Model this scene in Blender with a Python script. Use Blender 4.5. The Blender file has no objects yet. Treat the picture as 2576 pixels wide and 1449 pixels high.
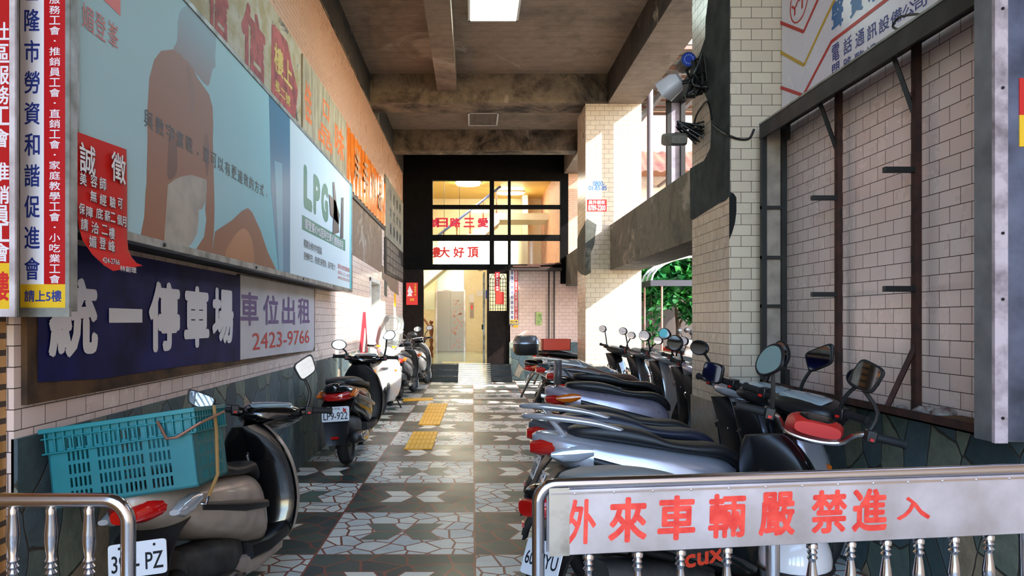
import bpy, bmesh, math, random
from mathutils import Vector, Matrix, Euler
from math import pi, sin, cos, radians as R
random.seed(7)
SC = bpy.context.scene
COL = SC.collection

# ---------------------------------------------------------------- camera, sky, sun, exposure
FOC, VPX, VPY, CAMZ = 1800.0, 1189.0, 806.0, 1.42      # focal length and vanishing point in pixels of the 2576 x 1449 frame
cam_data = bpy.data.cameras.new('camera')
cam = bpy.data.objects.new('camera', cam_data); COL.objects.link(cam)
cam.location = (0, 0, CAMZ); cam.rotation_euler = (pi / 2, 0, 0)
cam_data.sensor_fit = 'HORIZONTAL'; cam_data.sensor_width = 36.0
cam_data.lens = 36.0 * FOC / 2576
cam_data.shift_x = (1288 - VPX) / 2576; cam_data.shift_y = (VPY - 724.5) / 2576
cam_data.clip_start = 0.05; cam_data.clip_end = 300
SC.camera = cam
vs = SC.view_settings
SC.display_settings.display_device = 'sRGB'
vs.view_transform = 'Standard'; vs.look = 'None'; vs.gamma = 1.0; vs.use_curve_mapping = False
vs.exposure = 0.3
world = bpy.data.worlds.new('sky'); SC.world = world; world.use_nodes = True
wn = world.node_tree; wn.nodes.clear()
wo = wn.nodes.new('ShaderNodeOutputWorld'); wb = wn.nodes.new('ShaderNodeBackground')
wt = wn.nodes.new('ShaderNodeTexSky'); wt.sky_type = 'NISHITA'; wt.sun_disc = False
wt.sun_elevation = R(33); wt.sun_rotation = R(125); wt.air_density = 1.0; wt.dust_density = 0.5; wt.ozone_density = 1.5
wn.links.new(wt.outputs[0], wb.inputs[0]); wb.inputs[1].default_value = 1.25
wn.links.new(wb.outputs[0], wo.inputs[0])
sun_data = bpy.data.lights.new('sun', 'SUN'); sun_data.energy = 12.0; sun_data.angle = R(0.9); sun_data.color = (1.0, 0.95, 0.88)
sun = bpy.data.objects.new('sun', sun_data); COL.objects.link(sun)
sun.rotation_euler = Vector((-1.0, 0.6, -0.72)).to_track_quat('-Z', 'Y').to_euler(); sun.location = (9, -5, 9)

# ---------------------------------------------------------------- helpers
def lin(c):
    out = []
    for v in c:
        v = v / 255.0
        out.append(v / 12.92 if v <= 0.04045 else ((v + 0.055) / 1.055) ** 2.4)
    return (out[0], out[1], out[2], 1.0)

def px_x(px, py, X):            # the point of the plane x = X that shows at a pixel of the frame
    Y = FOC * X / (px - VPX)
    return Vector((X, Y, CAMZ - (py - VPY) * Y / FOC))
def px_y(px, py, Y):
    return Vector(((px - VPX) * Y / FOC, Y, CAMZ - (py - VPY) * Y / FOC))

class MB:
    def __init__(self): self.v = []; self.f = []
    def add(self, vs_, fs, m=None):
        b = len(self.v)
        self.v += [(m @ Vector(p)) if m is not None else Vector(p) for p in vs_]
        self.f += [tuple(i + b for i in f) for f in fs]
        return self
    def box(self, x0, x1, y0, y1, z0, z1, m=None):
        return self.add([(x0,y0,z0),(x1,y0,z0),(x1,y1,z0),(x0,y1,z0),(x0,y0,z1),(x1,y0,z1),(x1,y1,z1),(x0,y1,z1)],
                 [(0,3,2,1),(4,5,6,7),(0,1,5,4),(1,2,6,5),(2,3,7,6),(3,0,4,7)], m)
    def cbox(self, c, s, rot=None, m=None):
        mm = Matrix.Translation(c) @ (Euler(rot).to_matrix().to_4x4() if rot else Matrix())
        if m is not None: mm = m @ mm
        a, b, d = s[0]/2, s[1]/2, s[2]/2
        return self.box(-a, a, -b, b, -d, d, mm)
    def loft(self, rings, cap=True, closed=True, m=None):
        n = len(rings[0]); vs_ = [p for r in rings for p in r]; fs = []
        for i in range(len(rings) - 1):
            for j in range(n if closed else n - 1):
                k = (j + 1) % n
                fs.append((i*n + j, i*n + k, (i+1)*n + k, (i+1)*n + j))
        if cap and closed:
            fs.append(tuple(range(n - 1, -1, -1))); fs.append(tuple((len(rings)-1)*n + j for j in range(n)))
        return self.add(vs_, fs, m)
    def tube(self, pts, r, n=10, m=None, smooth=0):
        pts = [Vector(p) for p in pts]
        if smooth: pts = spline(pts, smooth)
        rs = r if isinstance(r, (list, tuple)) else [r] * len(pts)
        if len(rs) != len(pts): rs = [rs[0] + (rs[-1] - rs[0]) * i / (len(pts) - 1) for i in range(len(pts))]
        rings = []; up = None
        for i, p in enumerate(pts):
            t = (pts[min(i+1, len(pts)-1)] - pts[max(i-1, 0)])
            if t.length < 1e-9: t = Vector((0,0,1))
            t.normalize()
            if up is None:
                up = Vector((0,0,1)) if abs(t.z) < 0.9 else Vector((1,0,0))
            a = (up - t * up.dot(t))
            if a.length < 1e-6: a = t.orthogonal()
            a.normalize(); b = t.cross(a); up = a
            rings.append([p + (a * cos(2*pi*k/n) + b * sin(2*pi*k/n)) * rs[i] for k in range(n)])
        return self.loft(rings, m=m)
    def cyl(self, p0, p1, r0, r1=None, n=16, m=None):
        return self.tube([p0, p1], [r0, r0 if r1 is None else r1], n, m)
    def lathe(self, prof, o=(0,0,0), axis='z', n=20, m=None, closed=False):
        o = Vector(o); rings = []
        for r, h in prof:
            ring = []
            for k in range(n):
                a = 2*pi*k/n; c, s = r*cos(a), r*sin(a)
                ring.append(o + (Vector((c, s, h)) if axis == 'z' else Vector((h, c, s)) if axis == 'x' else Vector((s, h, c))))
            rings.append(ring)
        if closed: rings.append(rings[0]); return self.loft(rings, cap=False, m=m)
        return self.loft(rings, m=m)
    def prism(self, pts, fn, w0, w1):       # polygon in (u, v) pushed out from w0 to w1
        n = len(pts)
        vs_ = [fn(u, v, w0) for u, v in pts] + [fn(u, v, w1) for u, v in pts]
        fs = [tuple(range(n - 1, -1, -1)), tuple(range(n, 2*n))] + [(i, (i+1) % n, n + (i+1) % n, n + i) for i in range(n)]
        return self.add(vs_, fs)
    def sphere(self, c, r, n=14, m=None, h=1.0):
        c = Vector(c); k = n // 2
        prof = [(max(1e-4, r*sin(pi*i/k)), -r*h*cos(pi*i/k)) for i in range(k+1)]
        return self.lathe(prof, c, 'z', n, m)
    def build(self, name, mat, parent=None, world=False, ang=35, bevel=0.0, seg=2, stuff=False):
        me = bpy.data.meshes.new(name); bm = bmesh.new()
        vv = [bm.verts.new(p) for p in self.v]
        for f in self.f:
            try: bm.faces.new([vv[i] for i in f])
            except ValueError: pass
        bmesh.ops.recalc_face_normals(bm, faces=bm.faces)
        bm.to_mesh(me); bm.free()
        for p in me.polygons: p.use_smooth = True
        me.set_sharp_from_angle(angle=R(ang))
        if mat is not None: me.materials.append(mat)
        o = bpy.data.objects.new(name, me); COL.objects.link(o)
        if parent is not None:
            o.parent = parent
            if world: o.location = -parent.location
        if bevel:
            b = o.modifiers.new('bevel', 'BEVEL'); b.width = bevel; b.segments = seg; b.limit_method = 'ANGLE'; b.angle_limit = R(40)
            b.harden_normals = False
        if stuff: o['kind'] = 'stuff'
        return o

def spline(pts, k=6):
    pts = [Vector(p) for p in pts]; out = []
    for i in range(len(pts) - 1):
        p0, p1, p2, p3 = pts[max(i-1,0)], pts[i], pts[i+1], pts[min(i+2, len(pts)-1)]
        for j in range(k):
            t = j / k
            out.append(0.5*((2*p1) + (p2-p0)*t + (2*p0-5*p1+4*p2-p3)*t*t + (3*p1-p0-3*p2+p3)*t**3))
    out.append(pts[-1]); return out
def arc2(c, r, a0, a1, n=8, pl='xz'):
    return [Vector((c[0] + r*cos(R(a0 + (a1-a0)*i/n)), 0, c[1] + r*sin(R(a0 + (a1-a0)*i/n)))) for i in range(n+1)]
def interp(rows, k=4):                # Catmull-Rom on rows of numbers
    out = []
    for i in range(len(rows) - 1):
        p0, p1, p2, p3 = rows[max(i-1,0)], rows[i], rows[i+1], rows[min(i+2, len(rows)-1)]
        for j in range(k):
            t = j / k
            out.append([0.5*(2*b + (c-a)*t + (2*a-5*b+4*c-d)*t*t + (3*b-a-3*c+d)*t**3) for a, b, c, d in zip(p0, p1, p2, p3)])
    out.append(list(rows[-1])); return out
def sring(c, a, b, p=2.5, n=20, plane='xz'):    # superellipse ring
    out = []
    for k in range(n):
        t = 2*pi*k/n; x = math.copysign(abs(cos(t))**(2/p), cos(t))*a; y = math.copysign(abs(sin(t))**(2/p), sin(t))*b
        out.append(Vector((c[0]+x, c[1], c[2]+y)) if plane == 'xz' else Vector((c[0]+x, c[1]+y, c[2])) if plane == 'xy' else Vector((c[0], c[1]+x, c[2]+y)))
    return out

def thing(name, label, cat, loc=(0,0,0), rz=0.0, group=None):
    o = bpy.data.objects.new(name, None); COL.objects.link(o)
    o.location = loc; o.rotation_euler = (0, 0, rz); o.empty_display_size = 0.1
    o['label'] = label; o['category'] = cat
    if group: o['group'] = group
    return o
def tag(o, label, cat, group=None):
    o['label'] = label; o['category'] = cat
    if group: o['group'] = group
    return o
def struct(o):
    o['kind'] = 'structure'; return o

_glyph = {}
def glyphs(s):
    key = s
    if key not in _glyph:
        c = bpy.data.curves.new('t', 'FONT'); c.body = s; c.resolution_u = 3
        o = bpy.data.objects.new('t', c); me = o.to_mesh()
        vs_ = [v.co.copy() for v in me.vertices]; fs = [tuple(p.vertices) for p in me.polygons]
        o.to_mesh_clear(); bpy.data.objects.remove(o); bpy.data.curves.remove(c)
        _glyph[key] = (vs_, fs)
    return _glyph[key]
def letters(mb, s, o, u, v, w, h, lift=0.002, bold=0.0, slant=0.0):
    """letter shapes of s fitted to a w x h rectangle centred on o, raised a little off the surface"""
    vs_, fs = glyphs(s)
    if not vs_: return mb
    x0 = min(p.x for p in vs_); x1 = max(p.x for p in vs_); y0 = min(p.y for p in vs_); y1 = max(p.y for p in vs_)
    o, u, v = Vector(o), Vector(u).normalized(), Vector(v).normalized(); nrm = u.cross(v)
    k = bold*1.1
    for i, (dx, dy) in enumerate(((0, 0), (k, 0), (-k, 0), (0, k), (0, -k), (k*.7, k*.7), (-k*.7, k*.7), (k*.7, -k*.7), (-k*.7, -k*.7)) if bold else ((0, 0),)):
        pts = []                          # heavier strokes: the shape repeated round a small circle
        for p in vs_:
            a = ((p.x-x0)/max(1e-6, x1-x0) - .5)*w*(1 - 2*k) + dx*min(w, h); b = ((p.y-y0)/max(1e-6, y1-y0) - .5)*h*(1 - 2*k) + dy*min(w, h)
            pts.append(o + u*(a + slant*b) + v*b + nrm*(lift*0.5 + i*1e-5))
        mb.add(pts, fs)
    return mb
def part(fn, name, mat, parent, world=True):
    m = MB(); fn(m); return m.build(name, mat, parent, world)
UY, UX, UZ = Vector((0,1,0)), Vector((1,0,0)), Vector((0,0,1))
def on_x(mb, s, l, t, b, r, X, lift=0.002, bold=0.0, slant=0.0):   # a line of writing on a plane x = X, between pixels (l, t..b) and r
    A, B, C_ = px_x(l, t, X), px_x(l, b, X), px_x(r, t, X)
    u = UY if X < 0 else -UY
    return letters(mb, s, ((X, (A.y+C_.y)/2, (A.z+B.z)/2)), u, UZ, abs(C_.y-A.y), A.z-B.z, lift, bold, slant)
def on_y(mb, s, l, t, r, b, Y, lift=0.002, bold=0.0):
    A, B = px_y(l, t, Y), px_y(r, b, Y)
    return letters(mb, s, ((A.x+B.x)/2, Y, (A.z+B.z)/2), UX, UZ, B.x-A.x, A.z-B.z, lift, bold)

# ---------------------------------------------------------------- materials
def newmat(name):
    m = bpy.data.materials.new(name); m.use_nodes = True; nt = m.node_tree
    return m, nt, nt.nodes['Principled BSDF']
def nd(nt, t, **kw):
    n = nt.nodes.new(t)
    for k, v in kw.items(): setattr(n, k, v)
    return n
def setin(nt, sock, v):
    if isinstance(v, bpy.types.NodeSocket): nt.links.new(v, sock)
    else: sock.default_value = v
def mt(nt, op, a, b=None, c=None, clamp=False):
    n = nd(nt, 'ShaderNodeMath', operation=op, use_clamp=clamp)
    for i, x in enumerate((a, b, c)):
        if x is not None: setin(nt, n.inputs[i], x)
    return n.outputs[0]
def mix(nt, f, a, b, typ='MIX'):
    n = nd(nt, 'ShaderNodeMix', data_type='RGBA', blend_type=typ, clamp_factor=True)
    setin(nt, n.inputs[0], f); setin(nt, n.inputs[6], a); setin(nt, n.inputs[7], b)
    return n.outputs[2]
def ramp(nt, f, a, b):
    n = nd(nt, 'ShaderNodeMapRange'); n.clamp = True
    setin(nt, n.inputs[0], f); n.inputs[1].default_value = a; n.inputs[2].default_value = b
    return n.outputs[0]
def noise(nt, vec, scale, detail=4, rough=0.55, dist=0.0):
    n = nd(nt, 'ShaderNodeTexNoise'); n.inputs['Scale'].default_value = scale; n.inputs['Detail'].default_value = detail
    n.inputs['Roughness'].default_value = rough; n.inputs['Distortion'].default_value = dist
    if vec is not None: nt.links.new(vec, n.inputs['Vector'])
    return n.outputs[0]
def bump(nt, bs, h, strength=0.3, dist=0.01):
    n = nd(nt, 'ShaderNodeBump'); n.inputs['Strength'].default_value = strength; n.inputs['Distance'].default_value = dist
    nt.links.new(h, n.inputs['Height']); nt.links.new(n.outputs[0], bs.inputs['Normal'])
def objco(nt): return nd(nt, 'ShaderNodeTexCoord').outputs['Object']
def posn(nt): return nd(nt, 'ShaderNodeNewGeometry').outputs['Position']
_mats = {}
def pm(name, rgb, rough=0.5, metal=0.0, var=0.0, vscale=8.0, bmp=0.0, bscale=60.0, coat=0.0, dirt=None, emit=0.0, spec=None):
    if name in _mats: return _mats[name]
    m, nt, bs = newmat(name)
    bs.inputs['Base Color'].default_value = lin(rgb); bs.inputs['Roughness'].default_value = rough; bs.inputs['Metallic'].default_value = metal
    if spec is not None: bs.inputs['Specular IOR Level'].default_value = spec
    if coat: bs.inputs['Coat Weight'].default_value = coat; bs.inputs['Coat Roughness'].default_value = 0.06
    if emit: bs.inputs['Emission Color'].default_value = lin(rgb); bs.inputs['Emission Strength'].default_value = emit
    if var or dirt:
        co = objco(nt); f = noise(nt, co, vscale, 5)
        c2 = lin(dirt) if dirt else lin(tuple(max(0, v*(1-var)) for v in rgb))
        nt.links.new(mix(nt, ramp(nt, f, 0.38, 0.68), lin(rgb), c2), bs.inputs['Base Color'])
        nt.links.new(mt(nt, 'ADD', mt(nt, 'MULTIPLY', f, 0.25), rough - 0.1), bs.inputs['Roughness'])
    if bmp: bump(nt, bs, noise(nt, objco(nt), bscale, 3), bmp, 0.004)
    _mats[name] = m; return m

def wall_uv(nt):                       # (along the wall, height) whichever way the wall faces
    g = nd(nt, 'ShaderNodeNewGeometry'); sp = nd(nt, 'ShaderNodeSeparateXYZ'); sn = nd(nt, 'ShaderNodeSeparateXYZ')
    nt.links.new(g.outputs['Position'], sp.inputs[0]); nt.links.new(g.outputs['True Normal'], sn.inputs[0])
    f = mt(nt, 'GREATER_THAN', mt(nt, 'ABSOLUTE', sn.outputs[0]), 0.6)
    u = mt(nt, 'ADD', mt(nt, 'MULTIPLY', f, sp.outputs[1]), mt(nt, 'MULTIPLY', mt(nt, 'SUBTRACT', 1.0, f), sp.outputs[0]))
    cb = nd(nt, 'ShaderNodeCombineXYZ'); nt.links.new(u, cb.inputs[0]); nt.links.new(sp.outputs[2], cb.inputs[1])
    return cb.outputs[0]
def tile_mat(name, c1, c2, grout, w=0.148, h=0.078, rough=0.22, mort=0.0022, off=0.5, dirt=0.13, dirtcol=(90, 75, 60)):
    m, nt, bs = newmat(name); uv = wall_uv(nt)
    b = nd(nt, 'ShaderNodeTexBrick'); b.offset = off; nt.links.new(uv, b.inputs['Vector'])
    b.inputs['Scale'].default_value = 1.0; b.inputs['Brick Width'].default_value = w; b.inputs['Row Height'].default_value = h
    b.inputs['Mortar Size'].default_value = mort; b.inputs['Mortar Smooth'].default_value = 0.2; b.inputs['Bias'].default_value = -0.2
    b.inputs['Color1'].default_value = lin(c1); b.inputs['Color2'].default_value = lin(c2); b.inputs['Mortar'].default_value = lin(grout)
    n1 = noise(nt, posn(nt), 1.3, 6, 0.65)
    nt.links.new(mix(nt, mt(nt, 'MULTIPLY', ramp(nt, n1, 0.5, 0.8), dirt), b.outputs['Color'], lin(dirtcol)), bs.inputs['Base Color'])
    nt.links.new(mt(nt, 'ADD', mt(nt, 'MULTIPLY', b.outputs['Fac'], 0.5), mt(nt, 'ADD', rough, mt(nt, 'MULTIPLY', n1, 0.12))), bs.inputs['Roughness'])
    wv = noise(nt, posn(nt), 9.0, 2)
    bump(nt, bs, mt(nt, 'ADD', mt(nt, 'MULTIPLY', b.outputs['Fac'], -1.0), mt(nt, 'MULTIPLY', wv, 0.35)), 0.35, 0.004)
    return m
def stone_mat(name):                    # crazy-paved slate cladding
    m, nt, bs = newmat(name); uv = wall_uv(nt)
    mp = nd(nt, 'ShaderNodeMapping'); mp.inputs['Scale'].default_value = (1.0, 0.62, 1.0); nt.links.new(uv, mp.inputs[0])
    wob = nd(nt, 'ShaderNodeVectorMath', operation='ADD'); nt.links.new(mp.outputs[0], wob.inputs[0])
    nz = nd(nt, 'ShaderNodeTexNoise'); nz.inputs['Scale'].default_value = 6; nt.links.new(mp.outputs[0], nz.inputs['Vector'])
    sc = nd(nt, 'ShaderNodeVectorMath', operation='SCALE'); sc.inputs['Scale'].default_value = 0.06; nt.links.new(nz.outputs['Color'], sc.inputs[0])
    nt.links.new(sc.outputs[0], wob.inputs[1])
    v = nd(nt, 'ShaderNodeTexVoronoi', feature='F1', voronoi_dimensions='2D'); v.inputs['Scale'].default_value = 5.2; nt.links.new(wob.outputs[0], v.inputs['Vector'])
    e = nd(nt, 'ShaderNodeTexVoronoi', feature='DISTANCE_TO_EDGE', voronoi_dimensions='2D'); e.inputs['Scale'].default_value = 5.2; nt.links.new(wob.outputs[0], e.inputs['Vector'])
    s = nd(nt, 'ShaderNodeSeparateColor'); nt.links.new(v.outputs['Color'], s.inputs[0])
    cr = nd(nt, 'ShaderNodeValToRGB'); cr.color_ramp.interpolation = 'CONSTANT'
    els = cr.color_ramp.elements
    els[0].color = lin((72, 90, 92)); els[1].position = 0.3; els[1].color = lin((104, 118, 110))
    for p, c in ((0.5, (84, 102, 108)), (0.68, (128, 134, 118)), (0.84, (168, 148, 122)), (0.93, (58, 76, 82))):
        k = els.new(p); k.color = lin(c)
    nt.links.new(s.outputs[0], cr.inputs[0])
    grain = noise(nt, posn(nt), 14, 6, 0.7, 0.6)
    col = mix(nt, mt(nt, 'MULTIPLY', ramp(nt, grain, 0.35, 0.75), 0.55), cr.outputs[0], lin((36, 44, 44)))
    edge = ramp(nt, e.outputs[0], 0.012, 0.03)
    nt.links.new(mix(nt, edge, lin((62, 58, 50)), col), bs.inputs['Base Color']); bs.inputs['Roughness'].default_value = 0.62
    bump(nt, bs, mt(nt, 'ADD', mt(nt, 'MULTIPLY', edge, 0.5), mt(nt, 'MULTIPLY', grain, 0.5)), 0.6, 0.012)
    return m
def concrete_mat(name, c1, c2, dark, amount=0.6, scale=1.0, rough=0.85, board=True, lo=0.5, hi=0.72):
    m, nt, bs = newmat(name); p = posn(nt)
    n1 = noise(nt, p, 1.1*scale, 7, 0.68, 0.4); n2 = noise(nt, p, 5.5*scale, 6, 0.7); n3 = noise(nt, p, 0.6*scale, 5, 0.75, 0.8)
    col = mix(nt, ramp(nt, n2, 0.35, 0.7), lin(c1), lin(c2))
    col = mix(nt, mt(nt, 'MULTIPLY', ramp(nt, n1, lo, hi), amount), col, lin(dark))
    col = mix(nt, mt(nt, 'MULTIPLY', ramp(nt, n3, 0.58, 0.66), 0.4), col, lin((196, 186, 170)))
    if board:
        w = nd(nt, 'ShaderNodeTexWave', wave_type='BANDS', bands_direction='Y'); w.inputs['Scale'].default_value = 1.6; w.inputs['Distortion'].default_value = 0.6
        nt.links.new(p, w.inputs['Vector'])
        col = mix(nt, mt(nt, 'MULTIPLY', ramp(nt, w.outputs['Fac'], 0.94, 1.0), 0.3), col, lin((84, 66, 50)))
    nt.links.new(col, bs.inputs['Base Color']); bs.inputs['Roughness'].default_value = rough
    bump(nt, bs, mt(nt, 'ADD', n2, n1), 0.35, 0.012)
    return m
def floor_mat():
    m, nt, bs = newmat('marble mosaic floor'); p = posn(nt); sp = nd(nt, 'ShaderNodeSeparateXYZ'); nt.links.new(p, sp.inputs[0])
    SX, SY = 0.966, 0.955
    fx = mt(nt, 'DIVIDE', mt(nt, 'SUBTRACT', sp.outputs[0], 0.013), SX); fy = mt(nt, 'DIVIDE', mt(nt, 'SUBTRACT', sp.outputs[1], 4.34), SY)
    par = mt(nt, 'FLOORED_MODULO', mt(nt, 'ADD', mt(nt, 'FLOOR', fx), mt(nt, 'FLOOR', fy)), 2.0)       # 0 dark, 1 white
    au = mt(nt, 'ABSOLUTE', mt(nt, 'MULTIPLY', mt(nt, 'SUBTRACT', mt(nt, 'FRACT', fx), 0.5), SX))
    av = mt(nt, 'ABSOLUTE', mt(nt, 'MULTIPLY', mt(nt, 'SUBTRACT', mt(nt, 'FRACT', fy), 0.5), SY))
    t = mt(nt, 'DIVIDE', av, 0.175); s = mt(nt, 'DIVIDE', mt(nt, 'SUBTRACT', au, mt(nt, 'MULTIPLY', t, 0.08)), 0.175)
    def band(x, a, b): return mt(nt, 'MULTIPLY', mt(nt, 'GREATER_THAN', x, a), mt(nt, 'LESS_THAN', x, b))
    star = mt(nt, 'MULTIPLY', band(t, 0.05, 1.0), band(s, 0.06, 1.0)); halo = mt(nt, 'MULTIPLY', band(t, 0.0, 1.07), band(s, -0.02, 1.07))
    border = mt(nt, 'GREATER_THAN', mt(nt, 'MAXIMUM', au, mt(nt, 'MULTIPLY', av, 1.011)), 0.476)
    def vor(feature, scale):
        v = nd(nt, 'ShaderNodeTexVoronoi', feature=feature, voronoi_dimensions='2D'); v.inputs['Scale'].default_value = scale; nt.links.new(p, v.inputs['Vector']); return v
    eW = vor('DISTANCE_TO_EDGE', 7.0); cW = vor('F1', 7.0); eD = vor('DISTANCE_TO_EDGE', 5.0); cD = vor('F1', 5.0)
    rW = nd(nt, 'ShaderNodeSeparateColor'); nt.links.new(cW.outputs['Color'], rW.inputs[0]); rD = nd(nt, 'ShaderNodeSeparateColor'); nt.links.new(cD.outputs['Color'], rD.inputs[0])
    n1 = noise(nt, p, 11, 6, 0.7, 1.2); n2 = noise(nt, p, 2.2, 5, 0.6)
    jW = mt(nt, 'LESS_THAN', mt(nt, 'ADD', eW.outputs[0], mt(nt, 'MULTIPLY', mt(nt, 'SUBTRACT', n1, 0.5), 0.02)), 0.052)
    jD = mt(nt, 'LESS_THAN', mt(nt, 'ADD', eD.outputs[0], mt(nt, 'MULTIPLY', mt(nt, 'SUBTRACT', n1, 0.5), 0.16)), 0.04)
    grout = mix(nt, n1, lin((122, 58, 44)), lin((148, 84, 62)))
    white = mix(nt, rW.outputs[0], lin((196, 206, 204)), lin((238, 238, 224)))
    white = mix(nt, mt(nt, 'MULTIPLY', ramp(nt, n1, 0.55, 0.7), 0.25), white, lin((120, 134, 142)))
    dark = mix(nt, rD.outputs[0], lin((34, 58, 64)), lin((80, 96, 84)))
    dark = mix(nt, mt(nt, 'MULTIPLY', ramp(nt, n1, 0.5, 0.75), 0.5), dark, lin((30, 44, 50)))
    wsq = mix(nt, jW, white, grout); wsq = mix(nt, mt(nt, 'MULTIPLY', halo, 0.9), wsq, grout); wsq = mix(nt, star, wsq, lin((84, 108, 98)))
    dsq = mix(nt, mt(nt, 'MULTIPLY', jD, 0.92), dark, grout); dsq = mix(nt, mt(nt, 'MULTIPLY', halo, 0.9), dsq, grout); dsq = mix(nt, star, dsq, lin((240, 236, 220)))
    col = mix(nt, par, dsq, wsq); col = mix(nt, border, col, grout)
    col = mix(nt, mt(nt, 'MULTIPLY', ramp(nt, n2, 0.55, 0.8), 0.35), col, lin((70, 62, 50)))
    nt.links.new(col, bs.inputs['Base Color'])
    nt.links.new(mt(nt, 'ADD', mt(nt, 'MULTIPLY', n2, 0.3), 0.24), bs.inputs['Roughness'])
    bs.inputs['Specular IOR Level'].default_value = 0.3
    bump(nt, bs, mt(nt, 'ADD', mt(nt, 'MULTIPLY', jW, -0.6), mt(nt, 'MULTIPLY', n1, 0.4)), 0.12, 0.004)
    return m
def glass_mat(name, tint=(255, 255, 255), refl=0.12, alpha=0.0):
    m = bpy.data.materials.new(name); m.use_nodes = True; nt = m.node_tree; nt.nodes.clear()
    o = nd(nt, 'ShaderNodeOutputMaterial'); tr = nd(nt, 'ShaderNodeBsdfTransparent'); gl = nd(nt, 'ShaderNodeBsdfGlossy'); df = nd(nt, 'ShaderNodeBsdfDiffuse')
    tr.inputs[0].default_value = lin(tint); gl.inputs['Roughness'].default_value = 0.05; df.inputs[0].default_value = lin(tint)
    a = nd(nt, 'ShaderNodeMixShader'); b = nd(nt, 'ShaderNodeMixShader'); fr = nd(nt, 'ShaderNodeFresnel'); fr.inputs[0].default_value = 1.45
    a.inputs[0].default_value = alpha; nt.links.new(tr.outputs[0], a.inputs[1]); nt.links.new(df.outputs[0], a.inputs[2])
    nt.links.new(mt(nt, 'ADD', fr.outputs[0], refl - 0.04, clamp=True), b.inputs[0]); nt.links.new(a.outputs[0], b.inputs[1]); nt.links.new(gl.outputs[0], b.inputs[2])
    nt.links.new(b.outputs[0], o.inputs[0]); return m
def lamp_mat(name, rgb, strength):
    m = bpy.data.materials.new(name); m.use_nodes = True; nt = m.node_tree; nt.nodes.clear()
    o = nd(nt, 'ShaderNodeOutputMaterial'); e = nd(nt, 'ShaderNodeEmission'); e.inputs[0].default_value = lin(rgb); e.inputs[1].default_value = strength
    nt.links.new(e.outputs[0], o.inputs[0]); return m
def print_mat(name, fn):                # printed sheets: fn(nt, y, z) gives the colour
    m, nt, bs = newmat(name); sp = nd(nt, 'ShaderNodeSeparateXYZ'); nt.links.new(posn(nt), sp.inputs[0])
    nt.links.new(fn(nt, sp.outputs[1], sp.outputs[2]), bs.inputs['Base Color']); bs.inputs['Roughness'].default_value = 0.55
    return m

T_WALL = tile_mat('beige wall tile', (222, 198, 188), (230, 210, 200), (78, 62, 54))
T_PEACH = tile_mat('peach wall tile', (200, 158, 134), (206, 166, 142), (128, 84, 64), 0.22, 0.052, dirt=0.07)
T_YEL = tile_mat('glazed yellow brick tile', (176, 124, 62), (196, 148, 84), (70, 54, 40), 0.42, 0.062, 0.2, 0.012)
T_PIL = tile_mat('pillar tile', (196, 180, 160), (206, 192, 170), (84, 70, 60))
STONE = stone_mat('slate cladding')
CEIL = concrete_mat('stained ceiling concrete', (122, 106, 90), (140, 124, 106), (66, 56, 46), 0.7)
BEAM = concrete_mat('mouldy beam concrete', (112, 98, 80), (134, 118, 98), (24, 20, 17), 0.95, 1.6, board=False, lo=0.44, hi=0.62)
CEMENT = concrete_mat('bare cement', (70, 72, 66), (92, 92, 82), (42, 44, 42), 0.7, 2.0, board=False)
FLOOR = floor_mat()
BLACKM = pm('black painted steel', (13, 12, 12), 0.5, 0.0, 0.3)
RUST = pm('rusted steel', (70, 38, 28), 0.75, 0.2, dirt=(40, 26, 22), vscale=14, bmp=0.3)
CHROME = pm('polished stainless steel', (205, 205, 210), 0.16, 1.0)
STEEL = pm('brushed stainless steel sheet', (214, 208, 216), 0.36, 0.55, dirt=(172, 162, 160), vscale=3.5)
ALU = pm('weathered aluminium', (158, 160, 156), 0.45, 0.6, dirt=(112, 112, 104), vscale=9)
GLASS = glass_mat('window glass'); CLEAR = glass_mat('clear plastic', (235, 240, 238), 0.1, 0.1)
RED = pm('red paint', (196, 30, 24), 0.45); REDINK = pm('red ink', (200, 34, 30), 0.5); WHITE = pm('white print', (226, 224, 228), 0.4)
BLUEINK = pm('blue ink', (34, 52, 130), 0.5); YELLOW = pm('yellow print', (226, 176, 34), 0.4); INK = pm('dark ink', (40, 44, 48), 0.6)
# ================================================================ THE SETTING
LX, RX, WY, CZ = -1.68, 2.22, 17.2, 5.42
def sbox(name, mat, x0, x1, y0, y1, z0, z1, bevel=0, parent=None):
    o = MB().box(x0, x1, y0, y1, z0, z1).build(name, mat, parent, bevel=bevel)
    return struct(o) if parent is None else o
sbox('floor', FLOOR, -1.9, 2.75, -1.0, 17.3, -0.12, 0.0)
ASPH = concrete_mat('courtyard concrete', (132, 128, 120), (150, 146, 138), (90, 86, 80), 0.5, board=False)
sbox('floor_courtyard', ASPH, 2.75, 16, -8, 26, -0.12, -0.002)
sbox('floor_street', ASPH, -9, 2.75, -8, -1.0, -0.12, -0.002)
sbox('floor_pavement', ASPH, -9, -1.9, -1.0, 2.62, -0.12, -0.002)
sbox('ceiling', CEIL, -2.3, 2.75, -0.6, 17.4, CZ, CZ + 0.35)
sbox('beam', BEAM, -2.0, 2.21, 11.6, 12.17, 4.95, CZ)
sbox('beam', BEAM, -2.0, 2.21, 15.0, 15.38, 4.98, CZ)
sbox('beam', CEIL, -0.57, -0.26, -0.6, 11.6, 5.13, CZ)
sbox('beam', CEIL, 2.2, 2.75, -0.6, 17.4, 4.95, CZ + 0.35)
sbox('beam', BEAM, -2.0, LX + 0.012, -0.6, 17.2, 4.93, CZ)
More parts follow.
